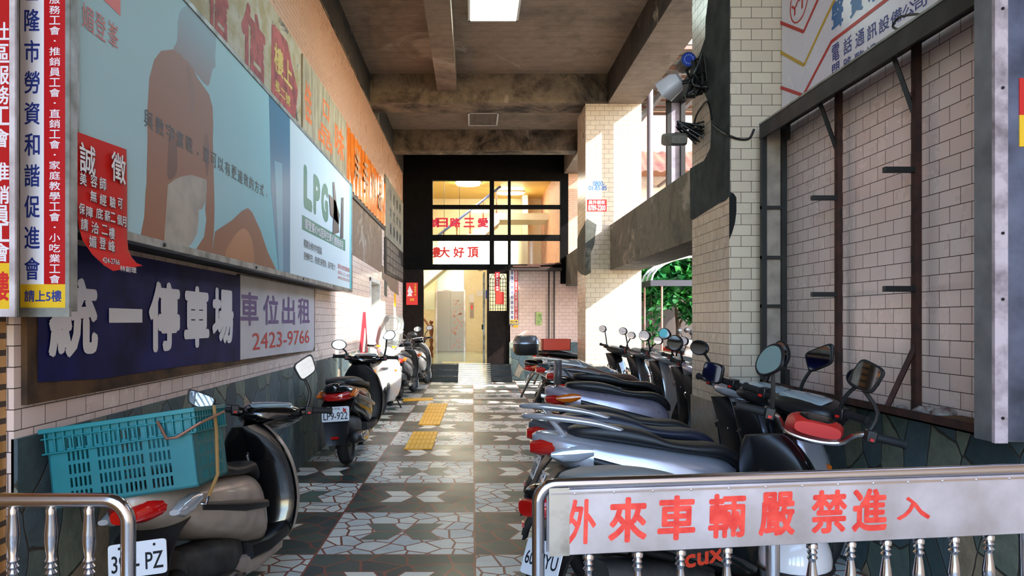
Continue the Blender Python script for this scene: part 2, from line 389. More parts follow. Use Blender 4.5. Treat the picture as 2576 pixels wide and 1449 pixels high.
MOULD = concrete_mat('black mould on concrete', (44, 38, 32), (70, 60, 50), (14, 12, 10), 0.9, 1.4, board=False, lo=0.4, hi=0.6)
MB().box(2.19, 2.2, -0.6, 11.6, 4.955, CZ).build('mould_stain', MOULD, [o for o in COL.objects if o.name.startswith('beam')][3])
MB().box(LX, LX + 0.016, -0.6, 17.2, 4.95, CZ - 0.01).build('mould_stain', MOULD, [o for o in COL.objects if o.name.startswith('beam')][4])
# left wall with the recessed doorway
DY0, DY1, DZ = 11.67, 12.9, 2.13
wl = MB(); wl.box(-2.0, LX, 2.62, DY0, 0, 3.15).box(-2.0, LX, DY1, WY, 0, 3.15).box(-2.0, LX, DY0, DY1, DZ, 3.15)
struct(wl.build('wall_left', T_WALL))
sbox('wall_left_upper', T_PEACH, -2.0, LX, 2.62, WY, 3.15, 4.93)
bl = MB(); bl.box(LX - 0.01, LX + 0.014, 2.62, DY0, 0, 0.985).box(LX - 0.01, LX + 0.014, DY1, WY, 0, 0.985)
struct(bl.build('baseboard_left', STONE))
PWHITE = pm('white door paint', (214, 212, 206), 0.5, var=0.15)
d1 = MB(); d1.box(-1.98, LX + 0.02, DY1 - 0.07, DY1, 0, DZ).box(-1.98, LX + 0.02, DY0, DY0 + 0.07, 0, DZ).box(-1.98, LX + 0.02, DY0, DY1, DZ - 0.07, DZ)
d1 = struct(d1.build('door_1', PWHITE, bevel=0.006))
MB().box(-1.97, -1.93, DY0 + 0.07, DY1 - 0.07, 0.0, DZ - 0.07).build('door_leaf', pm('grey door', (150, 148, 142), 0.5), d1, bevel=0.004)
MB().tube([(-1.93, 12.0, 1.0), (-1.88, 12.0, 1.0), (-1.88, 12.1, 1.0)], 0.011).build('door_handle', CHROME, d1)
# grey strip above the stone, near end pier of yellow glazed brick
sbox('wall_left_pier', T_YEL, -2.6, -1.705, -0.6, 2.615, 0, 4.93)
# right wall, its stone dado
sbox('wall_right', T_WALL, RX, 2.75, 2.55, 5.14, 0, 4.95)
sbox('baseboard_right', STONE, RX - 0.02, RX + 0.02, 2.55, 5.13, 0, 0.955)
# pillars
MARB = concrete_mat('stained marble dado', (128, 118, 98), (150, 138, 114), (76, 68, 54), 0.8, 2.2, 0.4, board=False)
def poly_x(X, pts, lift, mat, name, parent):       # irregular patch on a face x = X, outline in (y, z)
    m = MB(); m.prism(pts, lambda u, v, w: (X - w, u, v), -0.002, lift); return m.build(name, mat, parent, ang=20)
def poly_y(Y, pts, lift, mat, name, parent):
    m = MB(); m.prism(pts, lambda u, v, w: (u, Y - w, v), -0.002, lift); return m.build(name, mat, parent, ang=20)
p1 = sbox('pillar', T_PIL, 1.84, 2.75, 5.13, 6.0, 0, 4.95)
p2 = sbox('pillar', T_PIL, 1.84, 2.75, 11.66, 12.55, 0, 4.95)
MB().box(1.83, 2.76, 5.12, 6.01, 0, 0.8).build('marble_dado', MARB, p1)
MB().box(1.83, 2.76, 11.65, 12.56, 0, 0.62).build('marble_dado', MARB, p2)
def X2(X, pts): return [(px_x(a, b, X).y, px_x(a, b, X).z) for a, b in pts]
CEM_P = pm('scratched adhesive cement', (58, 64, 60), 0.95, dirt=(34, 38, 38), vscale=6, bmp=0.8, bscale=90)
poly_x(1.84, X2(1.84, [(1836,-60),(1836,492),(1824,505),(1808,512),(1742,553),(1737,548),(1737,424),(1772,404),(1788,372),(1790,330),(1790,275),(1773,232),(1742,235),(1737,240),(1737,165),(1760,140),(1775,95),(1776,50),(1790,-60)]), 0.004, CEM_P, 'cement_patch', p1)
poly_y(5.13, [(1.84,2.0),(1.86,2.05),(1.88,2.12),(1.89,2.2),(1.89,2.3),(1.87,2.33),(1.84,2.34)], 0.004, pm('old tar', (16, 15, 14), 0.9), 'cement_patch', p1)
poly_x(1.84, [(11.655,2.15),(12.1,2.2),(12.55,2.3),(12.55,2.85),(12.2,2.95),(11.8,3.0),(11.655,3.05)], 0.004, CEMENT, 'cement_patch', p2)
poly_y(11.66, [(1.84,2.15),(1.93,2.2),(1.92,2.5),(1.98,2.65),(2.02,2.98),(1.86,3.08),(1.84,3.0)], 0.004, CEMENT, 'cement_patch', p2)
# parapet beams between the pillars
PAR = concrete_mat('weathered parapet', (92, 90, 80), (112, 106, 92), (46, 46, 40), 0.85, 2.4, board=False)
sbox('beam', PAR, 2.24, 2.75, 6.0, 11.66, 2.24, 2.97)
sbox('beam', PAR, 2.24, 2.75, 12.55, 17.2, 2.24, 2.97)
# patches on the left wall
poly_L = lambda pts, lift, mat, name, par: MB().prism(pts, lambda u, v, w: (LX + w, u, v), -0.002, lift).build(name, mat, par, ang=20)
wleft = bpy.data.objects['wall_left']
BROWN = concrete_mat('brown render', (120, 98, 80), (138, 114, 94), (86, 72, 60), 0.6, 2.5, board=False)
poly_L([(8.6,2.36),(13.0,2.3),(13.2,2.32),(13.2,3.14),(8.6,3.14)], 0.006, BROWN, 'render_patch', wleft)
poly_L([(8.5,2.4),(9.3,2.42),(9.35,2.7),(9.2,2.9),(8.5,3.0)], 0.009, CEMENT, 'render_patch', wleft)
poly_L([(13.25,2.2),(13.9,2.16),(14.6,2.05),(16.2,1.98),(16.2,2.3),(13.25,2.44)], 0.006, BROWN, 'render_patch', wleft)
poly_L([(13.6,1.9),(14.0,1.88),(14.0,2.16),(13.6,2.2)], 0.008, CEMENT, 'render_patch', wleft)
# facade at the end: black framed glazing over a doorway
WOODD = pm('dark stained timber', (24, 13, 9), 0.6, dirt=(8, 5, 4), vscale=10, spec=0.15)
FR = MB()
for x0, x1, z0, z1 in ((-1.69, 2.3, 4.79, CZ), (-1.69, -0.965, 2.64, 4.79), (0.41, 0.516, 2.64, 4.79), (0.85, 0.917, 2.64, 4.79), (2.11, 2.3, 2.3, 4.79)):
    FR.box(x0, x1, WY, WY + 0.14, z0, z1)
for z0, z1 in ((4.105, 4.2), (3.34, 3.48), (2.64, 2.77)): FR.box(-0.965, 2.11, WY + 0.01, WY + 0.12, z0, z1)
w1 = struct(FR.build('window_1', pm('black facade frame', (9, 7, 6), 0.7, dirt=(4, 3, 3), spec=0.08), ang=20))
for x0, x1 in ((-0.965, 0.41), (0.516, 0.85), (0.917, 2.11)):
    for z0, z1 in ((4.2, 4.79), (3.48, 4.105), (2.77, 3.34)):
        MB().box(x0, x1, WY + 0.06, WY + 0.066, z0, z1).build('pane', GLASS, w1)
wf = MB(); wf.box(-1.69, -1.185, WY, WY + 0.16, 0, 2.64); struct(wf.build('wall_end_left', WOODD))
wf = MB(); wf.box(0.344, 0.40, WY - 0.02, WY + 0.14, 0, 2.64).box(0.82, 0.9, WY, WY + 0.14, 0, 2.64).box(0.40, 0.82, WY + 0.02, WY + 0.12, 0, 1.65).box(0.40, 0.82, WY + 0.02, WY + 0.12, 2.55, 2.64)
w2 = struct(wf.build('window_2', WOODD, ang=20))
g = MB()
for i in range(7): g.cyl((0.43 + i*0.06, WY + 0.06, 1.65), (0.43 + i*0.06, WY + 0.06, 2.45), 0.006, n=6)
for i in range(9): g.cyl((0.40, WY + 0.06, 1.7 + i*0.09), (0.82, WY + 0.06, 1.7 + i*0.09), 0.005, n=6)
for i in range(3):
    c = 0.49 + i*0.12; g.tube([(c - 0.06, WY + 0.06, 2.42), (c - 0.03, WY + 0.06, 2.5), (c, WY + 0.06, 2.53), (c + 0.03, WY + 0.06, 2.5), (c + 0.06, WY + 0.06, 2.42)], 0.006, 6)
g.build('window_grille', BLACKM, w2); MB().box(0.40, 0.82, WY + 0.09, WY + 0.095, 1.65, 2.55).build('pane', glass_mat('yellowed glass', (225, 205, 120), 0.1, 0.25), w2)
T_END = tile_mat('end wall tile', (206, 176, 166), (214, 186, 174), (110, 84, 76), 0.16, 0.085, dirt=0.15)
sbox('wall_end_right', T_END, 0.9, 2.75, WY + 0.02, WY + 0.2, 0, 2.64)
sbox('wall_end_right_pilaster', T_END, 0.9, 1.12, WY - 0.05, WY + 0.03, 0.9, 2.6)
sbox('baseboard_end', STONE, 0.88, 2.75, WY - 0.06, WY + 0.03, 0, 0.9)
sbox('wall_end_upper', T_PEACH, 2.3, 2.6, WY + 0.02, WY + 0.2, 2.64, 4.95)
# steps in black granite
ST = MB(); ST.box(-1.69, 0.92, 16.5, 16.78, 0, 0.127).box(-1.69, 0.92, 16.78, 17.02, 0, 0.253).box(-1.69, 0.92, 17.02, 17.42, 0, 0.378)
struct(ST.build('steps', pm('black polished granite', (10, 10, 11), 0.22, var=0.3), bevel=0.008))
# lobby behind the glazing
LMARB = concrete_mat('cream marble', (232, 218, 176), (240, 230, 200), (206, 184, 128), 0.35, 2.0, 0.3, board=False)
LWH = pm('lobby white paint', (228, 224, 204), 0.6)
sbox('floor_lobby', pm('lobby terrazzo', (150, 168, 146), 0.08, var=0.15, vscale=3), -1.9, 2.5, 17.42, 24.2, 0.2, 0.38)
sbox('wall_lobby_back', LMARB, -1.9, 2.5, 24.0, 24.2, 0.38, 5.6)
sbox('wall_lobby_left', LMARB, -1.95, -1.8, 17.36, 24.0, 0.38, 5.6)
sbox('wall_lobby_right', pm('lobby pink wall', (206, 150, 120), 0.55, var=0.15), 2.3, 2.5, 17.42, 24.0, 0.38, 5.6)
sbox('ceiling_lobby', pm('lobby yellow ceiling', (198, 166, 84), 0.5), -1.9, 2.5, 17.36, 24.2, 5.5, 5.65)
sbox('wall_lobby_column', LWH, 1.62, 1.8, 23.3, 24.0, 0.38, 5.5)
# the staircase crossing the lobby high up, white soffit and stepped edge
stm = MB(); n = 13
prof = [(-1.78, 2.35)]; x, z = -1.78, 2.62
for i in range(n):
    prof.append((x, z)); z += 0.158; prof.append((x, z)); x += 0.2
prof.append((x, z)); prof.append((x, z - 0.28)); prof.append((-1.78 + 0.15, 2.35))
stm.prism(prof, lambda u, v, w: (u, w, v), 21.7, 22.9)
stm.box(x - 0.01, 2.3, 21.7, 22.9, z - 0.2, z)
sc_ = struct(stm.build('stairs', LWH, ang=20))
for i in range(0, n, 2):
    bx = -1.68 + i*0.2; bz = 2.78 + i*0.158
    MB().lathe([(0.03, 0), (0.03, 0.05), (0.018, 0.1), (0.032, 0.22), (0.016, 0.36), (0.03, 0.5), (0.016, 0.62), (0.024, 0.72)], (bx, 21.78, bz), n=8).build('baluster', pm('turned brown wood', (110, 60, 24), 0.4), sc_)
MB().tube([(-1.75, 21.78, 3.45), (0.85, 21.78, 5.5)], 0.04, 8).build('handrail', pm('blue grey rail', (62, 74, 110), 0.35), sc_)
# courtyard behind the pillars: brown boundary wall, sunlit building above it
sbox('wall_courtyard', concrete_mat('brown boundary wall', (66, 56, 52), (78, 68, 62), (48, 42, 40), 0.5, board=False, lo=0.4), 2.6, 9.0, 17.6, 17.8, 0, 2.7)
T_BK = tile_mat('building tile', (226, 178, 140), (234, 190, 154), (170, 120, 90), 0.2, 0.09, dirt=0.1)
sbox('wall_building', T_BK, 2.6, 9.5, 19.4, 19.7, 2.0, 10.0)
sbox('wall_building_lower', pm('white render', (236, 232, 226), 0.7, var=0.1), 2.6, 9.5, 19.3, 19.42, 2.0, 5.3)

# unseen block and wall, added on the right to keep sun off the arcade
sbox('wall_sun_blocker_near', T_BK, 3.0, 9.0, -9.0, 2.4, 0, 9.5)  # added block, shades the near floor and barrier from the street side
sbox('wall_sun_blocker_row', concrete_mat('grey sun blocker', (150, 146, 138), (166, 160, 150), (110, 104, 98), 0.5, board=False), 3.3, 3.42, 2.4, 10.2, 0, 3.1)  # added wall, stops sun under the parapet from reaching the right row
# ================================================================ SCOOTERS (local: forward +y, right +x, ground z = 0)
RUB = pm('black rubber', (18, 18, 19), 0.75); PLK = pm('black textured plastic', (20, 20, 22), 0.42); GLK = pm('gloss black paint', (12, 12, 14), 0.14, coat=0.6)
SEATK = pm('black vinyl seat', (30, 30, 32), 0.45, bmp=0.15, bscale=160); SEATG = pm('grey vinyl seat', (128, 134, 132), 0.5, bmp=0.12, bscale=160)
SEATB = pm('brown vinyl seat', (96, 66, 54), 0.5, bmp=0.12, bscale=160); SEATD = pm('dark blue vinyl seat', (34, 38, 54), 0.42, bmp=0.12, bscale=160)
SILV = pm('silver paint', (186, 188, 196), 0.24, 0.55, coat=0.5); LILAC = pm('lilac silver paint', (176, 166, 182), 0.28, 0.45, coat=0.4, var=0.1)
CHAMP = pm('champagne paint', (172, 158, 146), 0.35, 0.15, coat=0.3, var=0.12); PEARL = pm('pearl white paint', (222, 214, 206), 0.22, 0.2, coat=0.6)
GUN = pm('gunmetal paint', (96, 98, 104), 0.25, 0.5, coat=0.5); TEALP = pm('dark teal paint', (34, 66, 78), 0.25, 0.3, coat=0.5); ORNG = pm('orange red paint', (214, 58, 26), 0.3, coat=0.4)
ENG = pm('cast aluminium', (92, 92, 92), 0.5, 0.7, var=0.3); DARKM = pm('dark exhaust steel', (38, 38, 40), 0.4, 0.6)
REDL = pm('red lens', (176, 16, 12), 0.12, coat=0.8); ORL = pm('amber lens', (214, 104, 20), 0.15, coat=0.8); CLRL = pm('clear lens', (206, 212, 220), 0.1, 0.4, coat=0.8)
MIRG = pm('mirror glass', (205, 215, 220), 0.03, 1.0); DIAL = pm('dial face', (150, 168, 176), 0.12, 0.2, coat=0.8)
PLATE = pm('white plate enamel', (226, 232, 240), 0.35); PINK = pm('plate ink', (20, 26, 34), 0.5); YPL = pm('yellow sticker', (232, 206, 30), 0.45); GRP = pm('green ink', (20, 96, 60), 0.5)

def wheel(root, m, y, z=0.215, r=0.215, name='wheel'):
    t = MB(); prof = []
    for k in range(14):
        a = 2*pi*k/14; prof.append((r - 0.045 + 0.045*cos(a), 0.047*sin(a)))
    t.lathe(prof, (0, y, z), 'x', 30, m, closed=True); tyre = t.build(name, RUB, root, ang=60)
    q = MB(); q.lathe([(0.135, -0.03), (0.14, -0.03), (0.125, -0.012), (0.125, 0.012), (0.14, 0.03), (0.135, 0.03)], (0, y, z), 'x', 24, m)
    q.lathe([(0.02, -0.05), (0.045, -0.04), (0.045, 0.04), (0.02, 0.05)], (0, y, z), 'x', 12, m)
    for k in range(5):
        a = 2*pi*k/5; q.tube([(0, y + 0.03*cos(a), z + 0.03*sin(a)), (0, y + 0.13*cos(a), z + 0.13*sin(a))], [0.018, 0.012], 6, m)
    q.build('rim', ENG, tyre)
    return tyre

def mirror(root, m, side, kind='oval', p=(0.2, 0.34, 1.0), out=0.14, up=0.22, yaw=0.0, tilt=0.0, w=0.075, h=0.05, stalk=None, back=None):
    sx = 1 if side == 'r' else -1
    b = Vector((sx*p[0], p[1], p[2])); c = b + Vector((sx*out, -0.02, up))
    mm = m @ Matrix.Translation(c) @ Matrix.Rotation(yaw, 4, 'Z') @ Matrix.Rotation(tilt, 4, 'Y') @ Matrix.Rotation(R(-8), 4, 'X')
    sh = {'oval': 2.0, 'square': 4.5, 'leaf': 2.2, 'angular': 5.0}[kind]
    def outline(s, yy):
        pts = []
        for q in sring((0, yy, 0), w*s, h*s, sh, 24):
            x, z_ = q.x, q.z
            if kind == 'leaf': z_ *= 1.0 - 0.5*max(0, -sx*x/w)**1.5
            if kind == 'angular': z_ += 0.22*x*sx; x *= 1.0 + 0.25*z_/h*0.4
            pts.append(Vector((x, yy, z_)))
        return pts
    hs = MB(); hs.loft([outline(1.0, -0.012), outline(1.06, -0.006), outline(1.04, 0.008), outline(0.8, 0.028), outline(0.35, 0.038)], m=mm)
    hs.tube([b, b + Vector((sx*0.02, -0.01, up*0.45)), c + Vector((-sx*w*0.35, 0.02, -h*0.6))], stalk or [0.011, 0.009], 8, m, smooth=4)
    o = hs.build('mirror', back or PLK, root)
    MB().loft([outline(0.9, -0.0135), outline(0.9, -0.0115)], m=mm).build('mirror_glass', MIRG, o)
    return o

def plate(root, m, text, y=-0.93, z=0.54, tilt=-22, w=0.26, h=0.14, small=None, sticker=None, x=0.0):
    mm = m @ Matrix.Translation((x, y, z)) @ Matrix.Rotation(R(tilt), 4, 'X')
    b = MB(); b.loft([sring((0, -0.004, 0), w/2, h/2, 14, 28), sring((0, 0.0, 0), w/2, h/2, 14, 28)], m=mm); o = b.build('license_plate', PLATE, root)
    l = MB(); tmp = MB()
    letters(tmp, text, (0, -0.004, -0.018 if small else -0.012), UX, UZ, w*0.9, h*0.5, 0.0015, 0.012); l.add(tmp.v, tmp.f, mm)
    if small:
        tmp = MB(); letters(tmp, small, (0, -0.004, h*0.36), UX, UZ, w*0.34, h*0.16, 0.0015); l.add(tmp.v, tmp.f, mm)
    for s in (-1, 1): l.lathe([(0.006, -0.007), (0.006, -0.004)], (s*w*0.3, 0, h*0.36), 'y', 8, mm)
    l.build('plate_lettering', PINK, o)
    if sticker:
        MB().cbox((w*0.33, -0.005, h*0.22), (0.03, 0.003, 0.03), m=mm).build('plate_sticker', sticker, o)
    return o

def scooter(name, label, loc, heading, body, seatm=SEATK, front=None, inner=PLK, cowl=None, steer=0.0, lean=0.0, mirrors=('oval', 'oval'), mkw=({}, {}),
            plate_text=None, plate_kw=None, rail=None, bars='cowl', tail='wide', group='scooters parked under the arcade', bare=False, windshield=False, sc=1.0, fender=None, flare=None):
    """heading: degrees, 0 points away from the street, negative turns to the right"""
    front = front or body; cowl = cowl or front
    t = thing(name, label, 'scooter', (loc[0], loc[1], 0.0), R(heading), group)
    t.scale = (sc, sc, sc)
    L = Matrix.Rotation(R(lean), 4, 'Y')          # leaning on the side stand
    LW = L @ Matrix.Diagonal((1.2, 1, 1, 1)); LA = L @ Matrix.Diagonal((1.12, 1, 1, 1))
    S = L @ Matrix.Translation((0, 0.5, 0.62)) @ Matrix.Rotation(R(-22), 4, 'X') @ Matrix.Rotation(R(steer), 4, 'Z') @ Matrix.Rotation(R(22), 4, 'X') @ Matrix.Translation((0, -0.5, -0.62))
    wheel(t, L @ Matrix.Diagonal((1.2, 1, 1, 1)), -0.58, name='rear_wheel')
    wheel(t, S, 0.66, name='front_wheel')
    # front fender, fork
    fd = MB(); rings = []
    for k in range(13):
        a = R(-30 + 165*k/12); rr = 0.245; cy, cz = 0.66 + rr*cos(a), 0.215 + rr*sin(a); wv = 0.062*(0.75 + 0.25*sin(pi*k/12))
        e = Vector((0, cos(a), sin(a)))
        rings.append([Vector((wv*cos(q), cy, cz)) + e*(0.03*sin(q)) - e*0.02 for q in [pi*j/8 for j in range(9)]] + [Vector((wv*0.92*cos(q), cy, cz)) + e*(0.022*sin(q)) - e*0.026 for q in [pi*j/8 for j in range(8, -1, -1)]])
    fd.loft(rings, m=S).build('front_fender', fender or front, t, ang=50)
    fk = MB()
    for s in (-1, 1): fk.tube([(s*0.085, 0.66, 0.2), (s*0.085, 0.58, 0.42), (s*0.05, 0.52, 0.6)], [0.02, 0.024, 0.02], 8, S)
    fk.build('fork', ENG, t)
    # leg shield: coloured apron outside, dark inner panel
    rows = interp([[0.22, 0.46, 0.10, 0.05], [0.30, 0.44, 0.165, 0.09], [0.45, 0.47, 0.205, 0.12], [0.62, 0.46, 0.21, 0.13], [0.76, 0.43, 0.185, 0.125], [0.87, 0.40, 0.13, 0.10], [0.93, 0.385, 0.08, 0.06]], 3)
    ap = MB(); ip = MB(); rA = []; rB = []
    for z_, y_, hw, d in rows:
        A = []; B = []
        for k in range(17):
            q = -pi/2 + pi*k/16
            xx = hw*math.copysign(abs(sin(q))**0.8, sin(q)); yy = y_ + d*abs(cos(q))**1.3 - 0.10*(abs(xx)/0.2)**2*0.5
            A.append(Vector((xx, yy, z_)))
        Bk = [p + Vector((0, -0.022, 0)) for p in reversed(A)]
        rA.append(A + [Vector((p.x*0.97, p.y, p.z)) for p in Bk])
        C_ = [Vector((p.x*0.96, max(y_ - 0.085 - 0.02, p.y - 0.03) if abs(p.x) > hw*0.9 else p.y - 0.03, p.z)) for p in A]
        D_ = [Vector((hw*0.96*sin(pi/2 - pi*k/16), y_ - 0.05 - 0.075*(1 - abs(sin(pi/2 - pi*k/16)))**0.5 , z_)) for k in range(17)]
        rB.append(C_ + D_)
    ap.loft(rA, m=LA).build('front_apron', front, t, ang=40)
    ipo = ip.loft(rB, m=LA).build('leg_shield', inner, t, ang=40)
    MB().lathe([(0.016, -0.01), (0.02, 0.0), (0.012, 0.004)], (0.09, 0.345, 0.72), 'y', 12, L).build('ignition_lock', CHROME, ipo)
    MB().tube([(0, 0.37, 0.78), (0, 0.31, 0.77), (0, 0.29, 0.75), (0, 0.30, 0.72)], 0.009, 6, L).build('bag_hook', CHROME, ipo)
    for s in (-1, 1):
        MB().loft([sring((s*0.15, 0.515, 0.66), 0.03, 0.022, 2, 12), sring((s*0.145, 0.54, 0.66), 0.02, 0.012, 2, 12)], m=L).build('front_indicator', ORL, t)
    MB().loft([sring((0, 0.575, 0.70), 0.07, 0.022, 2.2, 16), sring((0, 0.60, 0.695), 0.05, 0.014, 2.2, 16)], m=L).build('front_emblem', CHROME if front in (PEARL, SILV) else front, t)
    # floor board and belly
    fb = MB(); fb.loft([sring((0, y_, z_), hw, hz, 5, 20) for y_, z_, hw, hz in ((-0.1, 0.30, 0.13, 0.05), (0.05, 0.285, 0.165, 0.045), (0.3, 0.285, 0.17, 0.04), (0.44, 0.31, 0.15, 0.05))], m=L)
    fb.build('floorboard', PLK, t)
    by = MB(); by.loft([sring((0, y_, z_), hw, hz, 3, 16) for y_, z_, hw, hz in ((-0.25, 0.26, 0.08, 0.08), (0.0, 0.22, 0.13, 0.05), (0.3, 0.22, 0.13, 0.05), (0.46, 0.25, 0.08, 0.06))], m=L)
    by.build('belly_pan', body if flare is None else flare, t)
    # rear cowl
    rw = interp([[0.13, 0.30, 0.60, 0.10, 3], [0.04, 0.30, 0.69, 0.145, 3], [-0.12, 0.37, 0.73, 0.168, 3], [-0.34, 0.45, 0.76, 0.172, 3], [-0.58, 0.53, 0.79, 0.155, 2.8], [-0.78, 0.63, 0.82, 0.125, 2.6], [-0.92, 0.71, 0.83, 0.075, 2.4], [-0.97, 0.75, 0.81, 0.03, 2.2]], 3)
    rc = MB(); rc.loft([sring((0, y_, (zb + zt)/2), hw, (zt - zb)/2, p_, 24) for y_, zb, zt, hw, p_ in rw], m=LW)
    rear = rc.build('rear_cowl', body, t, ang=50)
    st = interp([[0.145, 0.60, 0.665, 0.085], [0.10, 0.63, 0.725, 0.125], [0.0, 0.69, 0.772, 0.152], [-0.14, 0.71, 0.776, 0.163], [-0.27, 0.73, 0.79, 0.165], [-0.36, 0.74, 0.83, 0.16], [-0.5, 0.76, 0.862, 0.152], [-0.64, 0.78, 0.868, 0.135], [-0.74, 0.79, 0.86, 0.105], [-0.78, 0.80, 0.845, 0.06]], 3)
    se = MB(); se.loft([[Vector((x_, y_, zb + (zt - zb)*(0.5 + 0.5*h_))) for x_, h_ in [(hw*math.copysign(abs(cos(q))**0.7, cos(q)), math.copysign(abs(sin(q))**0.6, sin(q))) for q in [2*pi*k/24 for k in range(24)]]] for y_, zb, zt, hw in st], m=LA)
    seat = se.build('seat', seatm, t, ang=60)
    if not bare:
        for s in (-1, 1):       # contrasting strake along the side
            MB().loft([sring((s*0.166, 0.0, 0.52), 0.012, 0.022, 2, 10), sring((s*0.175, -0.3, 0.585), 0.012, 0.03, 2, 10), sring((s*0.142, -0.66, 0.68), 0.012, 0.02, 2, 10)], m=LW).build('side_strake', PLK if body not in (GLK, PLK) else GUN, rear)
    # engine, transmission case, exhaust
    en = MB(); en.loft([sring((-0.02, y_, z_), hw, hz, 3, 16) for y_, z_, hw, hz in ((-0.12, 0.33, 0.1, 0.08), (-0.3, 0.33, 0.13, 0.12), (-0.5, 0.36, 0.12, 0.12), (-0.66, 0.42, 0.08, 0.08))], m=L)
    en.loft([sring((-0.115, y_, z_), 0.035, hz, 2.6, 14) for y_, z_, hz in ((-0.08, 0.27, 0.07), (-0.3, 0.26, 0.085), (-0.5, 0.24, 0.08), (-0.68, 0.22, 0.075))], m=L)
    en.build('engine', ENG, t)
    mu = MB(); mu.tube([(0.06, -0.1, 0.2), (0.12, -0.3, 0.2), (0.15, -0.42, 0.24)], 0.018, 8, L); mu.lathe([(0.02, -0.02), (0.055, 0.0), (0.062, 0.1), (0.062, 0.36), (0.05, 0.4), (0.02, 0.41)], (0, 0, 0), 'y', 16, L @ Matrix.Translation((0.155, -0.42, 0.25)) @ Matrix.Rotation(R(176), 4, 'Z') @ Matrix.Rotation(R(7), 4, 'X'))
    mo = mu.build('exhaust', DARKM, t)
    MB().loft([sring((0.2, -0.5, 0.27), 0.02, 0.05, 3, 12), sring((0.212, -0.62, 0.28), 0.014, 0.05, 3, 12), sring((0.2, -0.74, 0.295), 0.012, 0.03, 3, 12)], m=L).build('heat_shield', CHROME, mo)
    # rear fender with plate
    fe = MB(); rr = []
    for y_, z_, hw in ((-0.72, 0.66, 0.10), (-0.84, 0.62, 0.10), (-0.90, 0.54, 0.085), (-0.96, 0.42, 0.075), (-1.02, 0.30, 0.065), (-1.03, 0.26, 0.05)):
        rr.append([Vector((hw*c_, y_ + 0.02*(1 - abs(c_)) + o_, z_)) for c_, o_ in ((-1, 0), (-0.6, 0), (0, 0), (0.6, 0), (1, 0), (1, 0.014), (0.6, 0.014), (0, 0.014), (-0.6, 0.014), (-1, 0.014))])
    fen = fe.loft(rr, m=L @ Matrix.Diagonal((1.5, 1, 1, 1))).build('rear_fender', PLK, t)
    MB().cbox((0, -1.022, 0.33), (0.07, 0.012, 0.025), m=L).build('rear_reflector', REDL, fen)
    if plate_text is not None: plate(t, L, plate_text, **(plate_kw or {}))
    # lamps at the tail
    if tail == 'wide':
        MB().loft([sring((0, y_, z_), hw, hz, 3, 20) for y_, z_, hw, hz in ((-0.80, 0.70, 0.128, 0.05), (-0.90, 0.70, 0.112, 0.05), (-0.965, 0.70, 0.07, 0.032), (-0.975, 0.70, 0.03, 0.016))], m=LW).build('tail_light', REDL, t)
    else:
        MB().loft([sring((0, y_, z_), hw, hz, 3, 20) for y_, z_, hw, hz in ((-0.84, 0.745, 0.105, 0.05), (-0.93, 0.745, 0.085, 0.05), (-0.985, 0.74, 0.05, 0.03))], m=LW).build('tail_light', REDL, t)
    for s in (-1, 1):
        MB().loft([sring((s*0.135, y_, z_), 0.02, hz, 2.4, 14) for y_, z_, hz in ((-0.66, 0.725, 0.02), (-0.74, 0.715, 0.042), (-0.82, 0.71, 0.036), (-0.88, 0.71, 0.012))], m=LW).build('rear_indicator', CLRL if tail != 'wide' else ORL, t)
    if rail is not None:
        g = MB(); g.tube([(-0.14, -0.42, 0.80), (-0.15, -0.62, 0.865), (-0.13, -0.88, 0.90), (-0.06, -1.0, 0.905), (0.06, -1.0, 0.905), (0.13, -0.88, 0.90), (0.15, -0.62, 0.865), (0.14, -0.42, 0.80)], 0.016, 8, L, smooth=4)
        for s in (-1, 1): g.tube([(s*0.09, -0.80, 0.80), (s*0.11, -0.88, 0.895)], 0.014, 6, L)
        g.build('grab_rail', rail, t, ang=60)
    ks = MB(); ks.tube([(-0.1, 0.02, 0.24), (-0.2, -0.06, 0.0 + (0.03 if lean else 0.02))], 0.011, 8); ks.build('kickstand', DARKM, t)
    # handlebar
    if bars == 'cowl':
        hb = MB(); hb.loft([sring((0, y_, z_), hw, hz, 2.6, 20) for y_, z_, hw, hz in interp([[0.26, 0.985, 0.09, 0.02], [0.30, 0.985, 0.17, 0.045], [0.40, 0.975, 0.19, 0.07], [0.50, 0.955, 0.15, 0.085], [0.57, 0.935, 0.09, 0.065], [0.59, 0.93, 0.05, 0.04]], 3)], m=S)
        for s in (-1, 1): hb.loft([sring((s*x_, 0.345, z_), 0.03, 0.03, 2, 10, 'yz') for x_, z_ in ((0.12, 0.985), (0.2, 1.0), (0.235, 1.005))], m=S)
        ho = hb.build('handlebar_cowl', cowl, t, ang=50)
        MB().loft([sring((0, y_, z_), hw, hz, 2.6, 20) for y_, z_, hw, hz in ((0.552, 0.945, 0.09, 0.045), (0.592, 0.938, 0.075, 0.04), (0.61, 0.934, 0.035, 0.02))], m=S).build('headlight', CLRL, ho)
        MB().loft([sring((0, y_, z_), hw, hz, 2.6, 20) for y_, z_, hw, hz in ((0.275, 1.005, 0.07, 0.006), (0.32, 1.03, 0.125, 0.01), (0.40, 1.045, 0.125, 0.009), (0.45, 1.042, 0.07, 0.005))], m=S).build('instrument_panel', DIAL, ho)
    else:                        # bare chrome handlebar with a small coloured headlight cowl
        hb = MB(); hb.tube([(-0.25, 0.34, 1.02), (-0.17, 0.37, 1.0), (-0.12, 0.41, 0.94), (0, 0.42, 0.92), (0.12, 0.41, 0.94), (0.17, 0.37, 1.0), (0.25, 0.34, 1.02)], 0.012, 10, S, smooth=5)
        ho = hb.build('handlebar', CHROME, t)
